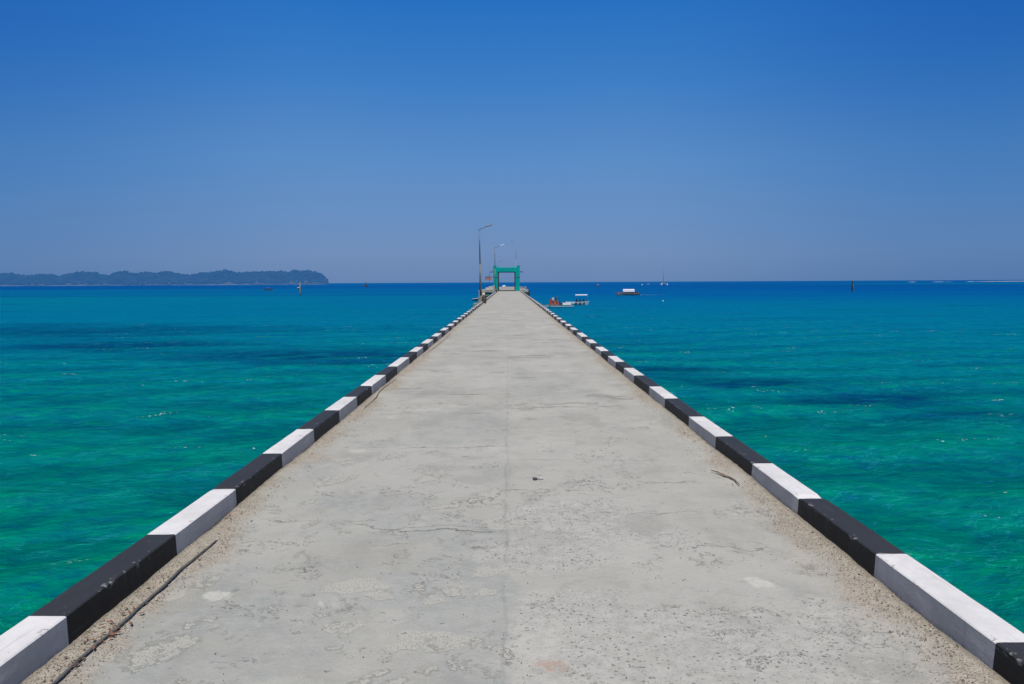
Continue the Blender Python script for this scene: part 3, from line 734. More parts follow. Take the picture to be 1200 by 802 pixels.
# ------------------------------------------------------------------ people (small in the picture)
SKIN = painted('skin', (.22, .12, .075), .55, .1)
HAIR = painted('dark_hair', (.012, .01, .009), .6, .1)
def person_body(pose):
    """one continuous skinned figure, feet at z=0 (standing) or seat at z=0 (sitting), facing -Y"""
    if pose == 'stand':
        J = {'p': (0, 0, .92, .14), 'c': (0, .01, 1.18, .155), 's': (0, .01, 1.40, .12), 'n': (0, 0, 1.50, .055), 'h': (0, -.01, 1.60, .085), 't': (0, -.01, 1.70, .07)}
        for s, k in ((-1, 'l'), (1, 'r')):
            J['hip' + k] = (s * .09, 0, .86, .09); J['kn' + k] = (s * .11, -.02 * s, .48, .06); J['an' + k] = (s * .12, .02, .08, .042); J['to' + k] = (s * .13, -.14, .04, .038)
            J['sh' + k] = (s * .18, .01, 1.40, .06); J['el' + k] = (s * .25, .02, 1.12, .043); J['wr' + k] = (s * .26, -.10, .90, .032); J['ha' + k] = (s * .26, -.15, .83, .035)
    else:
        J = {'p': (0, 0, .11, .15), 'c': (0, -.02, .36, .155), 's': (0, -.04, .56, .12), 'n': (0, -.06, .66, .055), 'h': (0, -.08, .76, .085), 't': (0, -.08, .86, .07)}
        for s, k in ((-1, 'l'), (1, 'r')):
            J['hip' + k] = (s * .10, -.04, .09, .09); J['kn' + k] = (s * .14, -.44, .10, .06); J['an' + k] = (s * .13, -.46, -.34, .042); J['to' + k] = (s * .14, -.60, -.38, .038)
            J['sh' + k] = (s * .18, -.04, .56, .06); J['el' + k] = (s * .25, -.10, .30, .043); J['wr' + k] = (s * .18, -.32, .20, .032); J['ha' + k] = (s * .15, -.40, .19, .035)
    E = [('p', 'c'), ('c', 's'), ('s', 'n'), ('n', 'h'), ('h', 't')]
    for k in 'lr': E += [('p', 'hip' + k), ('hip' + k, 'kn' + k), ('kn' + k, 'an' + k), ('an' + k, 'to' + k), ('s', 'sh' + k), ('sh' + k, 'el' + k), ('el' + k, 'wr' + k), ('wr' + k, 'ha' + k)]
    names = list(J); me = bpy.data.meshes.new('body_cage')
    me.from_pydata([J[n][:3] for n in names], [(names.index(a), names.index(b)) for a, b in E], [])
    o = bpy.data.objects.new('body_cage', me); C.objects.link(o)
    o.modifiers.new('skin', 'SKIN'); sv = me.skin_vertices[0].data
    for i, n in enumerate(names): sv[i].radius = (J[n][3], J[n][3]); sv[i].use_root = (i == 0)
    sb = o.modifiers.new('sub', 'SUBSURF'); sb.levels = sb.render_levels = 1
    dg = bpy.context.evaluated_depsgraph_get(); out = bpy.data.meshes.new_from_object(o.evaluated_get(dg))
    bpy.data.objects.remove(o); return out, J
BODY = {k: person_body(k) for k in ('stand', 'sit')}
def person(label, loc, rz, pose, shirt, trousers, group=None):
    me, J = BODY[pose]
    t = thing('person', label, 'person', loc, rz, group)
    me = me.copy(); me.materials.clear()
    for m in (SKIN, shirt, trousers): me.materials.append(m)
    neck, hip = J['n'][2] - .02, J['p'][2] - .02
    for f in me.polygons:
        z = f.center.z; x = abs(f.center.x); y = f.center.y
        if z > neck: mi = 0
        elif pose == 'stand': mi = (0 if x > .225 and z < 1.12 else 1) if z > hip else (0 if x > .22 or z < .12 else 2)
        else: mi = 2 if (z < .17 and y < .1 and z > -.30) else (0 if z < -.30 or (y < -.22 and z < .35) else 1)
        f.material_index = mi; f.use_smooth = True
    o = bpy.data.objects.new('body', me); C.objects.link(o); o.parent = t
    bm = bmesh.new(); bmesh.ops.create_icosphere(bm, subdivisions=2, radius=.105)
    h = J['h']
    for v in bm.verts: v.co = Vector((v.co.x * .95, v.co.y * 1.02 + .02, max(v.co.z, -.03 - .3 * max(0, v.co.y)) * .95)) + Vector((h[0], h[1], h[2] + .06))
    link('hair', bm, HAIR, t, True); return t

# ------------------------------------------------------------------ boats
WHITE = painted('boat_white', (.72, .73, .72), .45, .15, 1.2, (.3, .27, .2), .3)
CANVAS = painted('white_canvas', (.80, .80, .80), .7, .08)
RED = painted('boat_red', (.50, .055, .02), .5, .3, 2)
ORANGE = painted('boat_orange', (.45, .15, .045), .6, .35, 2)
TEALB = painted('hull_stripe_green', (.05, .16, .14), .6)
NAVY = painted('navy_shirt', (.02, .03, .07), .8); BLK = painted('black_cloth', (.012, .013, .016), .8); WSH = painted('white_shirt', (.65, .66, .68), .8); RSH = painted('red_shirt', (.5, .08, .06), .8)
ENG = painted('outboard_black', (.015, .017, .02), .35)
def hull(t, L, W, Hh, mat, stripe=None, **kw):
    bm = bmesh.new(); secs = hull_secs(L, W, Hh, **kw); sections(bm, secs); hu_ = link('hull', bm, mat, t)
    bm = bmesh.new()   # gunwale strip proud of the hull
    for s in (0, 1):
        pts = [Vector(q[s]) + Vector((0, (-.02, .02)[s], .02)) for q in secs]; tube(bm, pts, .05, 6)
    link('gunwale', bm, stripe or mat, hu_)
def outboard(t, x, y, z):
    bm = bmesh.new(); box(bm, (x, y, z + .25), (.34, .28, .42), bevel=.05); box(bm, (x - .02, y, z - .25), (.12, .10, .75)); link('outboard_engine', bm, ENG, t)
# red and white work boat beside the pier (bow to the left)
def workboat():
    Yb = 4582 / 30.0; a, b = AT(636, 358, Yb), AT(672, 358, Yb); L = b.x - a.x; k = Yb / FPX
    t = thing('work_boat', 'low white work boat with red crates and drums beside the right kerb', 'work boat', ((a.x + b.x) / 2, Yb, SEA), math.pi)
    hull(t, L, 2.0, .55, WHITE, TEALB, stern=.92, sheer=.25)
    X = lambda px: -(AT(px, 358, Yb).x - (a.x + b.x) / 2)
    bm = bmesh.new(); box(bm, ((X(659) + X(669)) / 2, 0, .80), (abs(X(669) - X(659)), 1.6, .50), bevel=.04); link('deck_house', bm, WHITE, t)
    bm = bmesh.new(); box(bm, ((X(643.5) + X(654)) / 2, 0, .60), (abs(X(643.5) - X(654)) + .2, 1.7, .12)); link('deck_board', bm, ORANGE, t)
    bm = bmesh.new(); tube(bm, [(X(655.5), .2, .6), (X(655.5), .2, 2.75)], .05, 8); tube(bm, [(X(655.5), .2, 1.9), (X(654), .2, 2.4)], .03, 6); link('mast', bm, DARK, t)
    bm = bmesh.new(); box(bm, (X(657.3), -.1, .80), (.45, .6, .55), bevel=.1); link('engine_cover', bm, DARK, t)
    bx_, by_ = t.location.x, Yb
    for px, w_, h_, m_, lab in [(645.6, .62, 1.12, RED, 'tall bright red locker at the bow of the low white work boat'), (650.2, .55, .80, ORANGE, 'orange brown box between the red lockers on the work boat'), (653.4, .42, .62, RED, 'short dark red locker behind the orange box on the work boat')]:
        bm = bmesh.new(); box(bm, (0, 0, h_ / 2), (w_, .7, h_), bevel=.04); box(bm, (0, 0, h_ + .02), (w_ + .06, .76, .06), bevel=.01)
        tag(link('locker', bm, m_, loc=(AT(px, 355, Yb).x, by_ - .05, SEA + .665)), lab, 'locker', 'lockers on the work boat')
    person('person in a white shirt standing by the red locker on the work boat', (AT(648.2, 350, Yb).x, by_ + .55, SEA + .66), .2, 'stand', WSH, BLK)
    person('person in a dark shirt standing at the orange box on the work boat', (AT(651.8, 350, Yb).x, by_ + .62, SEA + .66), -.4, 'stand', NAVY, BLK)
workboat()
def canopyboat():
    Yb = 4582 / 26.8; a, b = AT(662, 358, Yb), AT(688.5, 358, Yb); L = b.x - a.x
    t = thing('passenger_boat', 'small open white boat with flat white canopy moored behind the work boat', 'boat', ((a.x + b.x) / 2, Yb, SEA), 0)
    hull(t, L, 1.8, .6, WHITE, stern=.85); c0 = (a.x + b.x) / 2
    x0, x1 = AT(674, 345, Yb).x - c0, AT(688, 345, Yb).x - c0
    bm = bmesh.new(); z = AT(680, 345.7, Yb).z - SEA
    secs = []
    for i in range(7):
        x = x0 + (x1 - x0) * i / 6; secs.append([(x, y, z + .10 * (1 - (y / .85) ** 2) + d) for d, ys in ((0, (-.85, -.4, 0, .4, .85)), (-.13, (.85, .4, 0, -.4, -.85))) for y in ys])
    sections(bm, secs); link('canopy', bm, CANVAS, t)
    for sx in (x0 + .1, x1 - .1):
        for sy in (-.75, .75):
            bm = bmesh.new(); tube(bm, [(sx, sy, .5), (sx, sy, z)], .025, 6); link('canopy_post', bm, POLE, t)
    for k in range(3):
        bm = bmesh.new(); box(bm, (x0 + .35 + k * .85, 0, .52), (.3, 1.5, .10)); link('bench', bm, ORANGE, t)
        bm = bmesh.new(); cx_ = x0 + .15 + k * .95
        tube(bm, [(cx_ + .22 * math.cos(q), -.93, .30 + .24 * math.sin(q)) for q in [i * math.pi / 8 for i in range(17)]], .08, 6, cap=False); link('tyre_fender', bm, ENG, t)
    outboard(t, -L / 2 - .1, 0, .5)
    for k, (dx, s, tr, lab) in enumerate([(.35, BLK, BLK, 'leftmost seated person in dark clothes under the flat white canopy'), (1.2, NAVY, BLK, 'seated person in the middle under the flat white canopy'), (2.05, BLK, NAVY, 'rightmost seated person in dark clothes under the flat white canopy')]):
        person(lab, (c0 + x0 + dx, Yb + .05, SEA + .57), .3 - k * .3, 'sit', s, tr, 'people under the flat canopy')
canopyboat()
def ferry():
    Yb = 4582 / 15.8; a, b = AT(723, 346, Yb), AT(749, 346, Yb); c0 = (a.x + b.x) / 2; L = b.x - a.x
    t = thing('tour_boat', 'grey hulled tour boat with thick white roof under way leaving a wake', 'boat', (c0, Yb, SEA), math.pi)
    X = lambda px: -(AT(px, 346, Yb).x - c0)
    hull(t, L, 2.2, .85, painted('dark_hull', (.16, .18, .17), .5, .3), ORANGE, sheer=.5)
    bm = bmesh.new(); box(bm, (X(726), 0, .95), (1.2, 1.1, .40), bevel=.12, taper=.7); link('bow_deck', bm, WHITE, t)
    z1, z0 = AT(736, 339.0, Yb).z - SEA, AT(736, 342.2, Yb).z - SEA
    bm = bmesh.new(); x0, x1 = X(743), X(729.7); zz = (z0 + z1) / 2
    secs = []
    for i in range(6):
        x = x0 + (x1 - x0) * i / 5
        secs.append([(x, y, z1 - .25 * (abs(y) / 1.2) ** 2) for y in (-1.2, -.7, 0, .7, 1.2)] + [(x, y, z0) for y in (1.22, .7, 0, -.7, -1.22)])
    sections(bm, secs); link('roof', bm, CANVAS, t)
    for i in range(5):
        for sy in (-1.05, 1.05):
            bm = bmesh.new(); x = x0 + .1 + (x1 - x0 - .2) * i / 4; tube(bm, [(x, sy, .8), (x, sy, z0)], .04, 6); link('roof_post', bm, DARK, t)
    bm = bmesh.new(); box(bm, ((x0 + x1) / 2, .0, .95), (abs(x1 - x0) - .4, .5, .5), bevel=.06); link('bench', bm, DARK, t)
    bm = bmesh.new(); box(bm, (X(746), .0, 1.0), (1.1, 1.1, .7), bevel=.1); tube(bm, [(X(745), .3, 1), (X(745), .3, 2.2)], .03, 6); link('engine_box', bm, DARK, t)
    outboard(t, X(749.6), .3, .7); outboard(t, X(749.6), -.3, .7)
    for k, px in enumerate((732.5, 735.5, 738.5, 741)):
        person(['person in a navy shirt seated nearest the bow under the thick white roof', 'person in a white shirt seated under the thick white roof', 'person in a red shirt seated under the thick white roof', 'person in black seated nearest the stern under the thick white roof'][k],
               (AT(px, 346, Yb).x, Yb - .62, SEA + .86), 0.1, 'sit', (NAVY, WSH, RSH, BLK)[k], BLK, 'people under the thick roof')
    # wake: foam on the water behind the stern
    m, e = material('wake_foam'); P = e.obj(); n = e.noise(e.v('MULTIPLY', P, (.6, 1.6, 1)), 1.6, 5, .7)
    X_, Y_, _ = e.sep(P)
    tr = e.n.new('ShaderNodeBsdfTransparent'); mixs = e.n.new('ShaderNodeMixShader')
    msk = e.mul(e.ss(n, .42, .60), e.mul(e.ss(X_, 0, 9, 1, .2), e.ss(e.m('ABSOLUTE', Y_), .5, 1.4, 1, 0)))
    e.put(e.p.inputs['Base Color'], (.55, .66, .70)); e.put(mixs.inputs[0], msk)
    e.l.new(tr.outputs[0], mixs.inputs[1]); e.l.new(e.p.outputs[0], mixs.inputs[2]); e.l.new(mixs.outputs[0], e.out.inputs[0])
    xs = np.linspace(0, 12, 40); ys = np.linspace(-1.5, 1.5, 8); XX, YY = np.meshgrid(xs, ys)
    o = gridmesh('wake_foam', XX, YY * (.5 + XX * .06), .12 + .06 * fbm(XX, YY * 2, 3, 4), m); o.location = (AT(749.5, 346, Yb).x, Yb, SEA); o['kind'] = 'structure'
ferry()
def smallboat(px, py_w, wpx, label, hullm, roofm, Yb, rz=0, cab=True, canopy=False):
    a = AT(px, py_w, Yb); L = wpx * Yb / FPX
    t = thing('fishing_boat', label, 'boat', (a.x, Yb, SEA), rz); s = L / 7
    hull(t, L, 2.3 * s, .95 * s, hullm, sheer=.6)
    if cab:
        bm = bmesh.new(); box(bm, (-.05 * L, 0, 1.5 * s), (.34 * L, 1.5 * s, 1.1 * s), bevel=.08, taper=.9); link('cabin', bm, roofm, t)
        bm = bmesh.new(); box(bm, (-.05 * L, 0, 2.12 * s), (.42 * L, 1.8 * s, .14 * s), bevel=.03); link('cabin_roof', bm, roofm, t)
    if canopy:
        bm = bmesh.new(); box(bm, (-.02 * L, 0, 2.35 * s), (.58 * L, 2.0 * s, .55 * s), bevel=.12, taper=.85); link('canopy', bm, roofm, t)
        for x in (-.27, -.02, .23):
            for y in (-.85, .85):
                bm = bmesh.new(); tube(bm, [(x * L, y * s, .8 * s), (x * L, y * s, 2.1 * s)], .05 * s, 6); link('canopy_post', bm, DARK, t)
        bm = bmesh.new(); box(bm, (-.43 * L, 0, 1.3 * s), (.06 * L, .3, 1.0 * s), bevel=.04); link('outboard_engine', bm, ENG, t)
    return t
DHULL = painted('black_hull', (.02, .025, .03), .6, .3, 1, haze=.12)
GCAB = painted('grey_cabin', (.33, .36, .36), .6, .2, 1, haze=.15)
smallboat(700.2, 335.5, 6.2, 'tiny dark boat with a grey cabin just below the horizon right of the gateway', DHULL, GCAB, 960, math.pi)
smallboat(314.2, 340.3, 9.5, 'small dark boat with a blue canopy in front of the island', DHULL, painted('blue_canopy', (.015, .06, .40), .6, .2), 570, 0, False, True)
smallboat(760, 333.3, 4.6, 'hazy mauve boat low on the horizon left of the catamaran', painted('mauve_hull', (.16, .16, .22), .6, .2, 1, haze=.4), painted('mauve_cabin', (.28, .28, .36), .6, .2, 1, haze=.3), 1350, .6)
def ketch():
    Yb = 1000; a = AT(428.8, 335.5, Yb); k = Yb / FPX
    t = thing('fishing_boat', 'dark pointed boat seen end on, right of the island\'s tip', 'boat', (a.x, Yb, SEA), math.radians(75))
    hull(t, 9, 4.4, 1.6, DHULL, sheer=.5)
    bm = bmesh.new(); box(bm, (-.5, 0, 3.0), (3.4, 2.7, 2.6), bevel=.2, taper=.7); link('wheelhouse', bm, DHULL, t)
    bm = bmesh.new(); tube(bm, [(-.5, 0, 4.2), (-.5, 0, 7.6)], [.35, .12], 8); tube(bm, [(-.5, 0, 6.6), (-3.6, 0, 2.0)], .10, 6); tube(bm, [(-.5, 0, 6.6), (3.4, 0, 2.0)], .10, 6); link('mast', bm, DHULL, t)
ketch()
def catamaran():
    Yb = 1150; a = AT(777.5, 333, Yb); k = Yb / FPX
    t = thing('catamaran', 'white twin hulled sailing catamaran with bare mast on the horizon', 'catamaran', (a.x, Yb, SEA), 0)
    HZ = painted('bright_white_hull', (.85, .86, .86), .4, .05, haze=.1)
    for s in (-1, 1):
        bm = bmesh.new(); secs = []
        for i in range(11):
            q = i / 10; y = (q - .5) * 15; wv = 1.35 * math.sin(math.pi * min(1, q * 1.0 + .12)) ** .5 * (1 if q > .15 else .85)
            secs.append([(s * 4.6 - wv, y, 2.3), (s * 4.6 + wv, y, 2.3), (s * 4.6 + wv * .9, y, .6), (s * 4.6, y, -.6), (s * 4.6 - wv * .9, y, .6)])
        sections(bm, secs); bmesh.ops.recalc_face_normals(bm, faces=bm.faces); link('hull', bm, HZ, t)
    bm = bmesh.new(); box(bm, (0, 1, 1.9), (7.2, 8, .5), bevel=.1); link('bridge_deck', bm, painted('catamaran_deck', (.35, .33, .27), .6), t)
    bm = bmesh.new(); box(bm, (0, 1, 2.95), (5.4, 5, 1.5), bevel=.4, taper=.75); link('cabin', bm, painted('catamaran_cabin', (.42, .42, .38), .5), t)
    bm = bmesh.new(); box(bm, (0, -1.75, 3.0), (4.0, .1, .6), taper=.9); link('window', bm, DARK, t)
    MA = painted('mast_grey', (.12, .14, .17), .5)
    bm = bmesh.new(); tube(bm, [(0, 1, 3.5), (0, 1, 27)], [.28, .20], 8); link('mast', bm, MA, t)
    bm = bmesh.new(); tube(bm, [(0, 1, 5.0), (.2, -5.5, 5.2)], .38, 8); link('boom', bm, MA, t)
catamaran()
def dinghy():
    Yb = 215; a = AT(557.2, 351.5, Yb)
    t = thing('dinghy', 'tiny open dinghy with white rim afloat left of the nearest street lamp', 'dinghy', (a.x, Yb, SEA), math.radians(-60))
    L, W = 2.6, 1.3; bm = bmesh.new(); secs = hull_secs(L, W, .5, sheer=.5)
    rows = sections(bm, [[Vector(q[1]), Vector(q[2]), Vector(q[3]), Vector(q[4]), Vector(q[5]), Vector(q[6]), Vector(q[0])] for q in secs], ring=False); bmesh.ops.solidify(bm, geom=bm.faces[:], thickness=.05)
    link('hull', bm, painted('dinghy_hull', (.04, .05, .05), .5), t)
    bm = bmesh.new()
    for s in (0, 1): tube(bm, [Vector(q[s]) for q in secs], .07, 6)
    link('gunwale', bm, CANVAS, t)
    bm = bmesh.new(); box(bm, (0, 0, .34), (.25, W * .9, .04)); link('bench', bm, BEIGE, t)
dinghy()
def buoy(px, py, Yb, r, label):
    a = AT(px, py, Yb); t = thing('buoy', label, 'buoy', (a.x, Yb, SEA), 0, 'white mooring buoys')
    bm = bmesh.new(); bmesh.ops.create_uvsphere(bm, u_segments=14, v_segments=8, radius=r)
    for v in bm.verts: v.co.z = v.co.z * .9 + r * .4
    link('float', bm, CANVAS, t, True); bm = bmesh.new(); tube(bm, [(0, 0, r * 1.25), (0, 0, r * 1.7)], r * .15, 8); link('mooring_eye', bm, DARK, t)
buoy(752.6, 333.6, 1150, .95, 'tiny round white buoy on the horizon left of the mauve boat')
buoy(777, 353.2, 4582 / 23.0, .20, 'small white buoy afloat below the catamaran and right of the tour boat')
# marker piles
def marker(px, py, Yb, top_py, wpx, label, mat, side):
    a = AT(px, py, Yb); h = AT(px, top_py, Yb).z - SEA; r = wpx / 2 * Yb / FPX
    t = thing('marker_pile', label, 'marker', (a.x, Yb, SEA), 0, 'marker piles in the sea')
    bm = bmesh.new(); tube(bm, [(0, 0, -2.5), (0, 0, h * .93)], [r, r * .85], 12); tube(bm, [(0, 0, h * .93), (0, 0, h)], [r * .5, r * .3], 8); link('pile', bm, mat[0], t)
    bm = bmesh.new(); tube(bm, [(0, 0, -.4), (0, 0, .55)], [r * 1.12] * 2, 12); link('tide_band', bm, DARK, t)
    bm = bmesh.new(); z = h * .52
    if side < 0:
        box(bm, (-r - .38, -.1, z + .15), (.8, .9, .35), bevel=.08); link('lantern_box', bm, WHITE, t)
        bm = bmesh.new(); box(bm, (-r - .28, -.1, z - .45), (.6, .7, .8), bevel=.05); link('bracket', bm, DARK, t)
    else:
        box(bm, (r + .07, -.1, z), (.2, .3, 1.4), bevel=.05); link('board', bm, CONC, t)
marker(351.9, 346, 335, 330, 1.7, 'grey marker pile with a white box, standing in the sea off the island', (painted('grey_pile', (.20, .21, .19), .9, .3),), -1)
marker(998.4, 341.5, 352, 329.2, 1.8, 'dark marker pile standing alone in the sea on the right', (painted('tarred_pile', (.006, .010, .018), .9, .3, 3, (.01, .012, .016), .3),), 1)

# ------------------------------------------------------------------ island, wood and sand bank
IY = 3000.0
prof = [(-420, 13), (-300, 16), (-200, 12), (-120, 15), (-60, 13), (0, 13.3), (8, 14), (17, 16), (24, 13), (40, 12), (50, 13), (62, 13), (75, 11.5), (88, 14), (95, 16), (105, 15.5), (115, 15.3), (124, 12.5),
        (132, 12.8), (140, 15.5), (150, 16.5), (158, 14.5), (166, 13.5), (172, 16), (180, 14.5), (188, 14), (196, 16), (205, 15.2), (215, 12.5), (226, 12), (237, 14.5), (246, 14), (255, 15.5), (262, 16.5), (268, 17.5),
        (276, 15.8), (284, 13.6), (291, 15.2), (300, 14.8), (315, 15.2), (330, 15.5), (339, 15.3), (345, 17.3), (351, 15.8), (358, 16.3), (364, 15.8), (370, 15), (376, 12.5), (381, 9), (385, 4.0), (387, 0)]
KP = IY / FPX
def top_at(px):
    h = np.interp(px, [p[0] for p in prof], [p[1] for p in prof])
    return np.where(h > 8, 15.4 + (h - 14.6) * .95 + .45 * np.sin(px * .61) * np.sin(px * .23), h)
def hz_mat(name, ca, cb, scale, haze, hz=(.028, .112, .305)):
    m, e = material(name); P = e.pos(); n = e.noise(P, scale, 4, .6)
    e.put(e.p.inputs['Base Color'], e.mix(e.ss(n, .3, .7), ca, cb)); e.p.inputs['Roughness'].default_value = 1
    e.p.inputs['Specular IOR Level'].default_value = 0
    e.p.inputs['Emission Color'].default_value = (*hz, 1); e.p.inputs['Emission Strength'].default_value = haze  # distance haze painted in as a blue glow of the material
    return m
def island():
    x0 = AT(-420, 333, IY).x; x1 = AT(386, 333, IY).x
    xs = np.linspace(x0, x1, 420); v = np.linspace(0, 1, 26)
    XX, VV = np.meshgrid(xs, v)
    px = 596.5 + XX / KP
    prof_h = top_at(px) * KP
    YY = IY + VV * 420 - 20 * fbm(XX * .01, VV * 0, 3, 3)
    prel = np.where(VV < .12, VV / .12 * .10, .10 + .70 * np.clip((VV - .12) / .35, 0, 1) ** .7)
    prel = prel * np.clip((1 - VV) / .3, 0, 1)
    ZZ = SEA - 2 + prof_h * prel + 2.5 * fbm(XX * .02, YY * .02, 4, 6) * (VV > .1) + 2.4 * (VV > .02)
    XX = XX * YY / IY; ZZ = np.where(px > 384, np.minimum(ZZ, SEA - 1), ZZ)
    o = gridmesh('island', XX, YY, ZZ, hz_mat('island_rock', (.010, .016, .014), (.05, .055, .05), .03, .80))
    struct(o)
    # the wood covering it: thousands of crowns that read as one mass
    bm = bmesh.new(); r = random.Random(4)
    tpl = bmesh.new(); bmesh.ops.create_icosphere(tpl, subdivisions=1, radius=1); tv = [v.co.copy() for v in tpl.verts]; tf = [[q.index for q in f.verts] for f in tpl.faces]; tpl.free()
    V, F = [], []
    for _ in range(6500):
        pxx = r.uniform(-420, 385); H_ = float(top_at(pxx)) * KP
        q = r.random(); rad = r.uniform(4.5, 9) * (1 if r.random() < .85 else 1.5)
        rad = min(rad, H_ * .45 + 1)
        f = (q ** .8)
        z = SEA + 4 + rad * .5 + (H_ - 4 - rad * 1.35) * f
        y = IY + 40 + f * 130 + r.uniform(-12, 12)
        kd = y / IY; x = (pxx - 596.5) * KP * kd; z = SEA + (z - SEA) * kd * 1.04
        
        # hollows: cliffs and bare slopes left open
        if f < .16 and math.sin(pxx * .09) + math.sin(pxx * .23 + 1) > 1.5: continue
        b = len(V); sx, sy, sz = rad * r.uniform(.9, 1.3), rad, rad * r.uniform(.65, .9)
        for c in tv:
            k = 1 + r.uniform(-.16, .16); V.append((x + c.x * sx * k, y + c.y * sy * k, z + c.z * sz * k))
        F += [[b + i for i in f_] for f_ in tf]
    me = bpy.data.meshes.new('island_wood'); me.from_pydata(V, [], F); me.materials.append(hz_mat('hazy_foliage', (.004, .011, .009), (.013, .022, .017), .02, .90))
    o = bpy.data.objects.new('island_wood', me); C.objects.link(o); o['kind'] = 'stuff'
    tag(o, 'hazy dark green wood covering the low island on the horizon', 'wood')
    # beach at its foot
    xs = np.linspace(x0, x1 - 40, 300); v = np.linspace(0, 1, 5); XX, VV = np.meshgrid(xs, v)
    wd = .7 + 1.4 * np.clip(fbm(XX * .006, XX * 0, 4, 21), -.45, 1)
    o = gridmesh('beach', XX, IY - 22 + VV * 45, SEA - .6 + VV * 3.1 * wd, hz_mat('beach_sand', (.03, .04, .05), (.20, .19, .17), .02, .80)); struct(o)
island()
def sandbank():
    Yb = 2400; x0, x1 = AT(1148, 328, Yb).x, AT(1320, 328, Yb).x
    xs = np.linspace(x0, x1, 160); v = np.linspace(-1, 1, 9); XX, VV = np.meshgrid(xs, v)
    u = (XX - x0) / (x1 - x0); hh = np.clip(np.sin(np.pi * np.clip(u, 0, 1)) , 0, 1) ** .4
    o = gridmesh('sandbank', XX, Yb + VV * 60, SEA - .3 + 2.6 * hh * (1 - VV ** 2) * (1 + .5 * fbm(XX * .02, VV * 3, 3, 2)), hz_mat('sandbank_sand', (.26, .27, .25), (.38, .37, .33), .02, .30)); struct(o)
    # breakers along it
    for k, (a, b, y) in enumerate([(1092, 1118, 2300), (1132, 1142, 2350), (1064, 1074, 2250)]):
        xa, xb = AT(a, 328, y).x, AT(b, 328, y).x; xs = np.linspace(xa, xb, 60); XX, VV = np.meshgrid(xs, np.linspace(-1, 1, 5))
        en = np.sin(np.pi * (XX - xa) / (xb - xa))
        o = gridmesh('breaking_wave', XX, y + VV * 14, SEA - .1 + 1.3 * en * (1 - VV ** 2) * np.clip(.5 + fbm(XX * .05, VV * 0 + k, 3, 3), .1, 1.5), hz_mat('surf_white', (.30, .44, .52), (.45, .56, .62), .05, .2)); struct(o)
sandbank()

# ------------------------------------------------------------------ small things on the deck
def cable():
    m = painted('grey_rubber_cable', (.13, .13, .118), .8, .3, 12, (.24, .21, .16), .8)
    P1 = [(40, 826), (69, 800), (112, 761), (140, 737), (167, 713), (190, 692), (208, 675), (233, 654), (258, 632)]
    P2 = [(424, 482), (440, 468), (447, 459), (467, 443)]
    P3 = [(492, 421), (508, 409), (522, 398), (530, 389)]
    for k, (P_, lab) in enumerate([(P1, 'grey cable lying in the sand along the near left kerb'), (P2, 'short loop of grey cable showing by the left kerb farther out'), (P3, 'thin stretch of cable by the left kerb, farthest along')]):
        pts = [G(*q) for q in P_]
        # resample smoothly
        out = []
        for i in range(len(pts) - 1):
            p0, p1, p2, p3 = pts[max(i - 1, 0)], pts[i], pts[i + 1], pts[min(i + 2, len(pts) - 1)]
            for j in range(6):
                t = j / 6; out.append(.5 * ((2 * p1) + (-p0 + p2) * t + (2 * p0 - 5 * p1 + 4 * p2 - p3) * t * t + (-p0 + 3 * p1 - 3 * p2 + p3) * t ** 3))
        out.append(pts[-1]); n = len(out)
        for i, p in enumerate(out):
            ed = min(i, n - 1 - i); e_ = max(0, min(1, (abs(p.x) - 1.62) / .32)); p.z = .008 + e_ * e_ * .022 - (.028 if ed == 0 else .012 if ed == 1 else 0)
            p.x += .003 * math.sin(i * .45) + .0015 * math.sin(i * 1.3)
        bm = bmesh.new(); tube(bm, out, [(.0075, .0045, .004)[k] * min(1, .45 + .1 * min(i, len(out) - 1 - i)) for i in range(len(out))], 10); tag(link('cable', bm, m), lab, 'cable', 'pieces of cable along the left kerb')
cable()
def twig():
    m = painted('dry_twig', (.30, .205, .125), .9, .4, 30)
    pts = [G(*q) + Vector((0, 0, .018)) for q in [(833, 553.5), (841, 556), (849, 560), (855, 562), (861, 565), (867, 571)]]
    bm = bmesh.new(); tube(bm, pts, [.003, .006, .008, .007, .006, .003], 7)
    tag(link('twig', bm, m), 'crooked dry brown twig lying on the sand by the right kerb', 'twig')
twig()
def pebble(px, py, s, mat, label, grp=None, seed=0):
    r = random.Random(seed); bm = bmesh.new(); bmesh.ops.create_icosphere(bm, subdivisions=2, radius=1)
    for v in bm.verts:
        k = 1 + .22 * math.sin(v.co.x * 4 + seed) * math.cos(v.co.y * 5 + seed * 2) + r.uniform(-.06, .06)
        v.co = Vector((v.co.x * s[0] * k, v.co.y * s[1] * k, v.co.z * s[2] * k))
    p = G(px, py); p.z = s[2] * .7
    return tag(link('stone', bm, mat, loc=p), label, 'stone', grp)
DKS = painted('dark_stone', (.07, .07, .072), .7, .3, 40); LTS = painted('pale_stone', (.5, .49, .46), .8, .2, 40)
pebble(627, 562.5, (.020, .018, .012), DKS, 'small dark stone beside a paler one in the middle of the deck', 'loose stones on the deck', 1)
pebble(633.5, 562, (.022, .016, .012), LTS, 'small pale stone in the middle of the deck, right of the dark one', 'loose stones on the deck', 2)
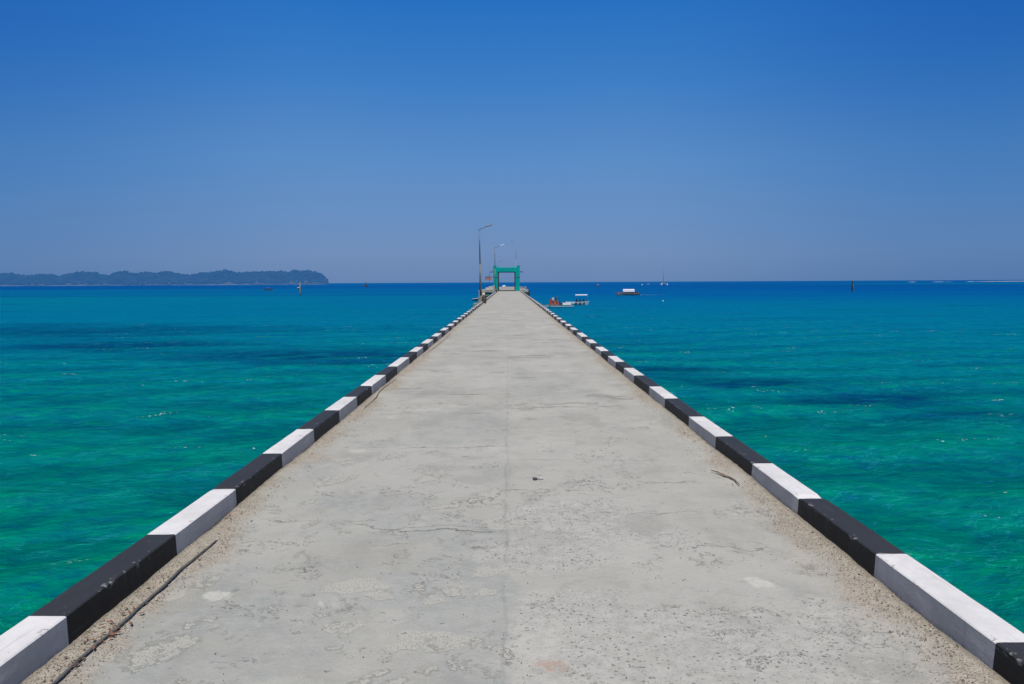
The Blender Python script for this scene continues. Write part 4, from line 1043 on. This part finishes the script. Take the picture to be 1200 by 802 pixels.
def litter():
    """sand grains, grit and gravel caught along both kerbs"""
    r = random.Random(21); V, F = [], []; mi = []
    def add_rock(x, y, z, s, k):
        b = len(V); a0 = r.uniform(0, 6.3); n = 5
        bot = []; 
        for i in range(n):
            a = a0 + i * 2 * math.pi / n; q = s * r.uniform(.7, 1.25); V.append((x + math.cos(a) * q, y + math.sin(a) * q * r.uniform(.7, 1.2), z - s * .35))
        for i in range(n):
            a = a0 + i * 2 * math.pi / n; q = s * r.uniform(.45, .8); V.append((x + math.cos(a) * q, y + math.sin(a) * q, z + s * r.uniform(.3, .7)))
        for i in range(n): F.append([b + i, b + (i + 1) % n, b + n + (i + 1) % n, b + n + i]); mi.append(k)
        F.append([b + n + i for i in range(n)]); mi.append(k)
    for side in (-1, 1):
        for _ in range(5200):
            y = 2.4 + 26 * r.random() ** 1.7; d = abs(r.gauss(0, .11)); x = HW - .008 - d
            e_ = max(0, min(1, (x - 1.62) / .32)); s = r.uniform(.0015, .0042) * (2.0 if r.random() < .04 else 1)
            add_rock(side * x, y, e_ * e_ * .022 + .002, s, 0 if r.random() < .55 else (1 if r.random() < .6 else 2))
    for _ in range(500):
        y = 2.4 + 14 * r.random() ** 1.5; add_rock(r.uniform(-1.6, 1.6), y, .001, r.uniform(.0015, .004), r.choice((0, 1, 1)))
    me = bpy.data.meshes.new('gravel'); me.from_pydata(V, [], F); me.polygons.foreach_set('material_index', mi)
    for m in (painted('tan_grit', (.40, .34, .26), .95), painted('dark_grit', (.20, .17, .135), .95), painted('pale_grit', (.55, .52, .46), .95)): me.materials.append(m)
    o = bpy.data.objects.new('gravel', me); C.objects.link(o); o['kind'] = 'stuff'; tag(o, 'sandy grit and fine gravel collected along both kerbs of the deck', 'gravel')
    # dry leaf scraps by the cable
    V, F = [], []
    for px, py, n, sp in [(135, 740, 22, .055), (120, 752, 14, .05), (268, 610, 10, .06), (160, 716, 8, .05), (262, 640, 8, .08), (100, 772, 8, .05), (236, 656, 7, .05)]:
        c = G(px, py)
        for _ in range(n):
            x, y = c.x + r.gauss(0, sp * .5), c.y + r.gauss(0, sp); x = max(x, -1.925); e_ = max(0, min(1, (abs(x) - 1.62) / .32)); z = e_ * e_ * .022 + .010
            a = r.uniform(0, 6.3); L = r.uniform(.006, .018); w_ = L * r.uniform(.3, .55); b = len(V); ca, sa = math.cos(a), math.sin(a)
            for u, v_, h in ((-1, 0, 0), (0, -1, r.uniform(.1, .5)), (1, 0, r.uniform(0, .4)), (0, 1, .1)): V.append((x + (ca * u * L - sa * v_ * w_), y + (sa * u * L + ca * v_ * w_), z + h * L))
            F += [[b, b + 1, b + 2], [b, b + 2, b + 3]]
    me = bpy.data.meshes.new('leaf_litter'); me.from_pydata(V, [], F); me.materials.append(painted('rust_brown_leaf', (.27, .115, .06), .9, .5, 60))
    o = bpy.data.objects.new('leaf_litter', me); C.objects.link(o); o['kind'] = 'stuff'; tag(o, 'rust brown leaf scraps strewn beside the cable near the left kerb', 'leaf litter')
litter()
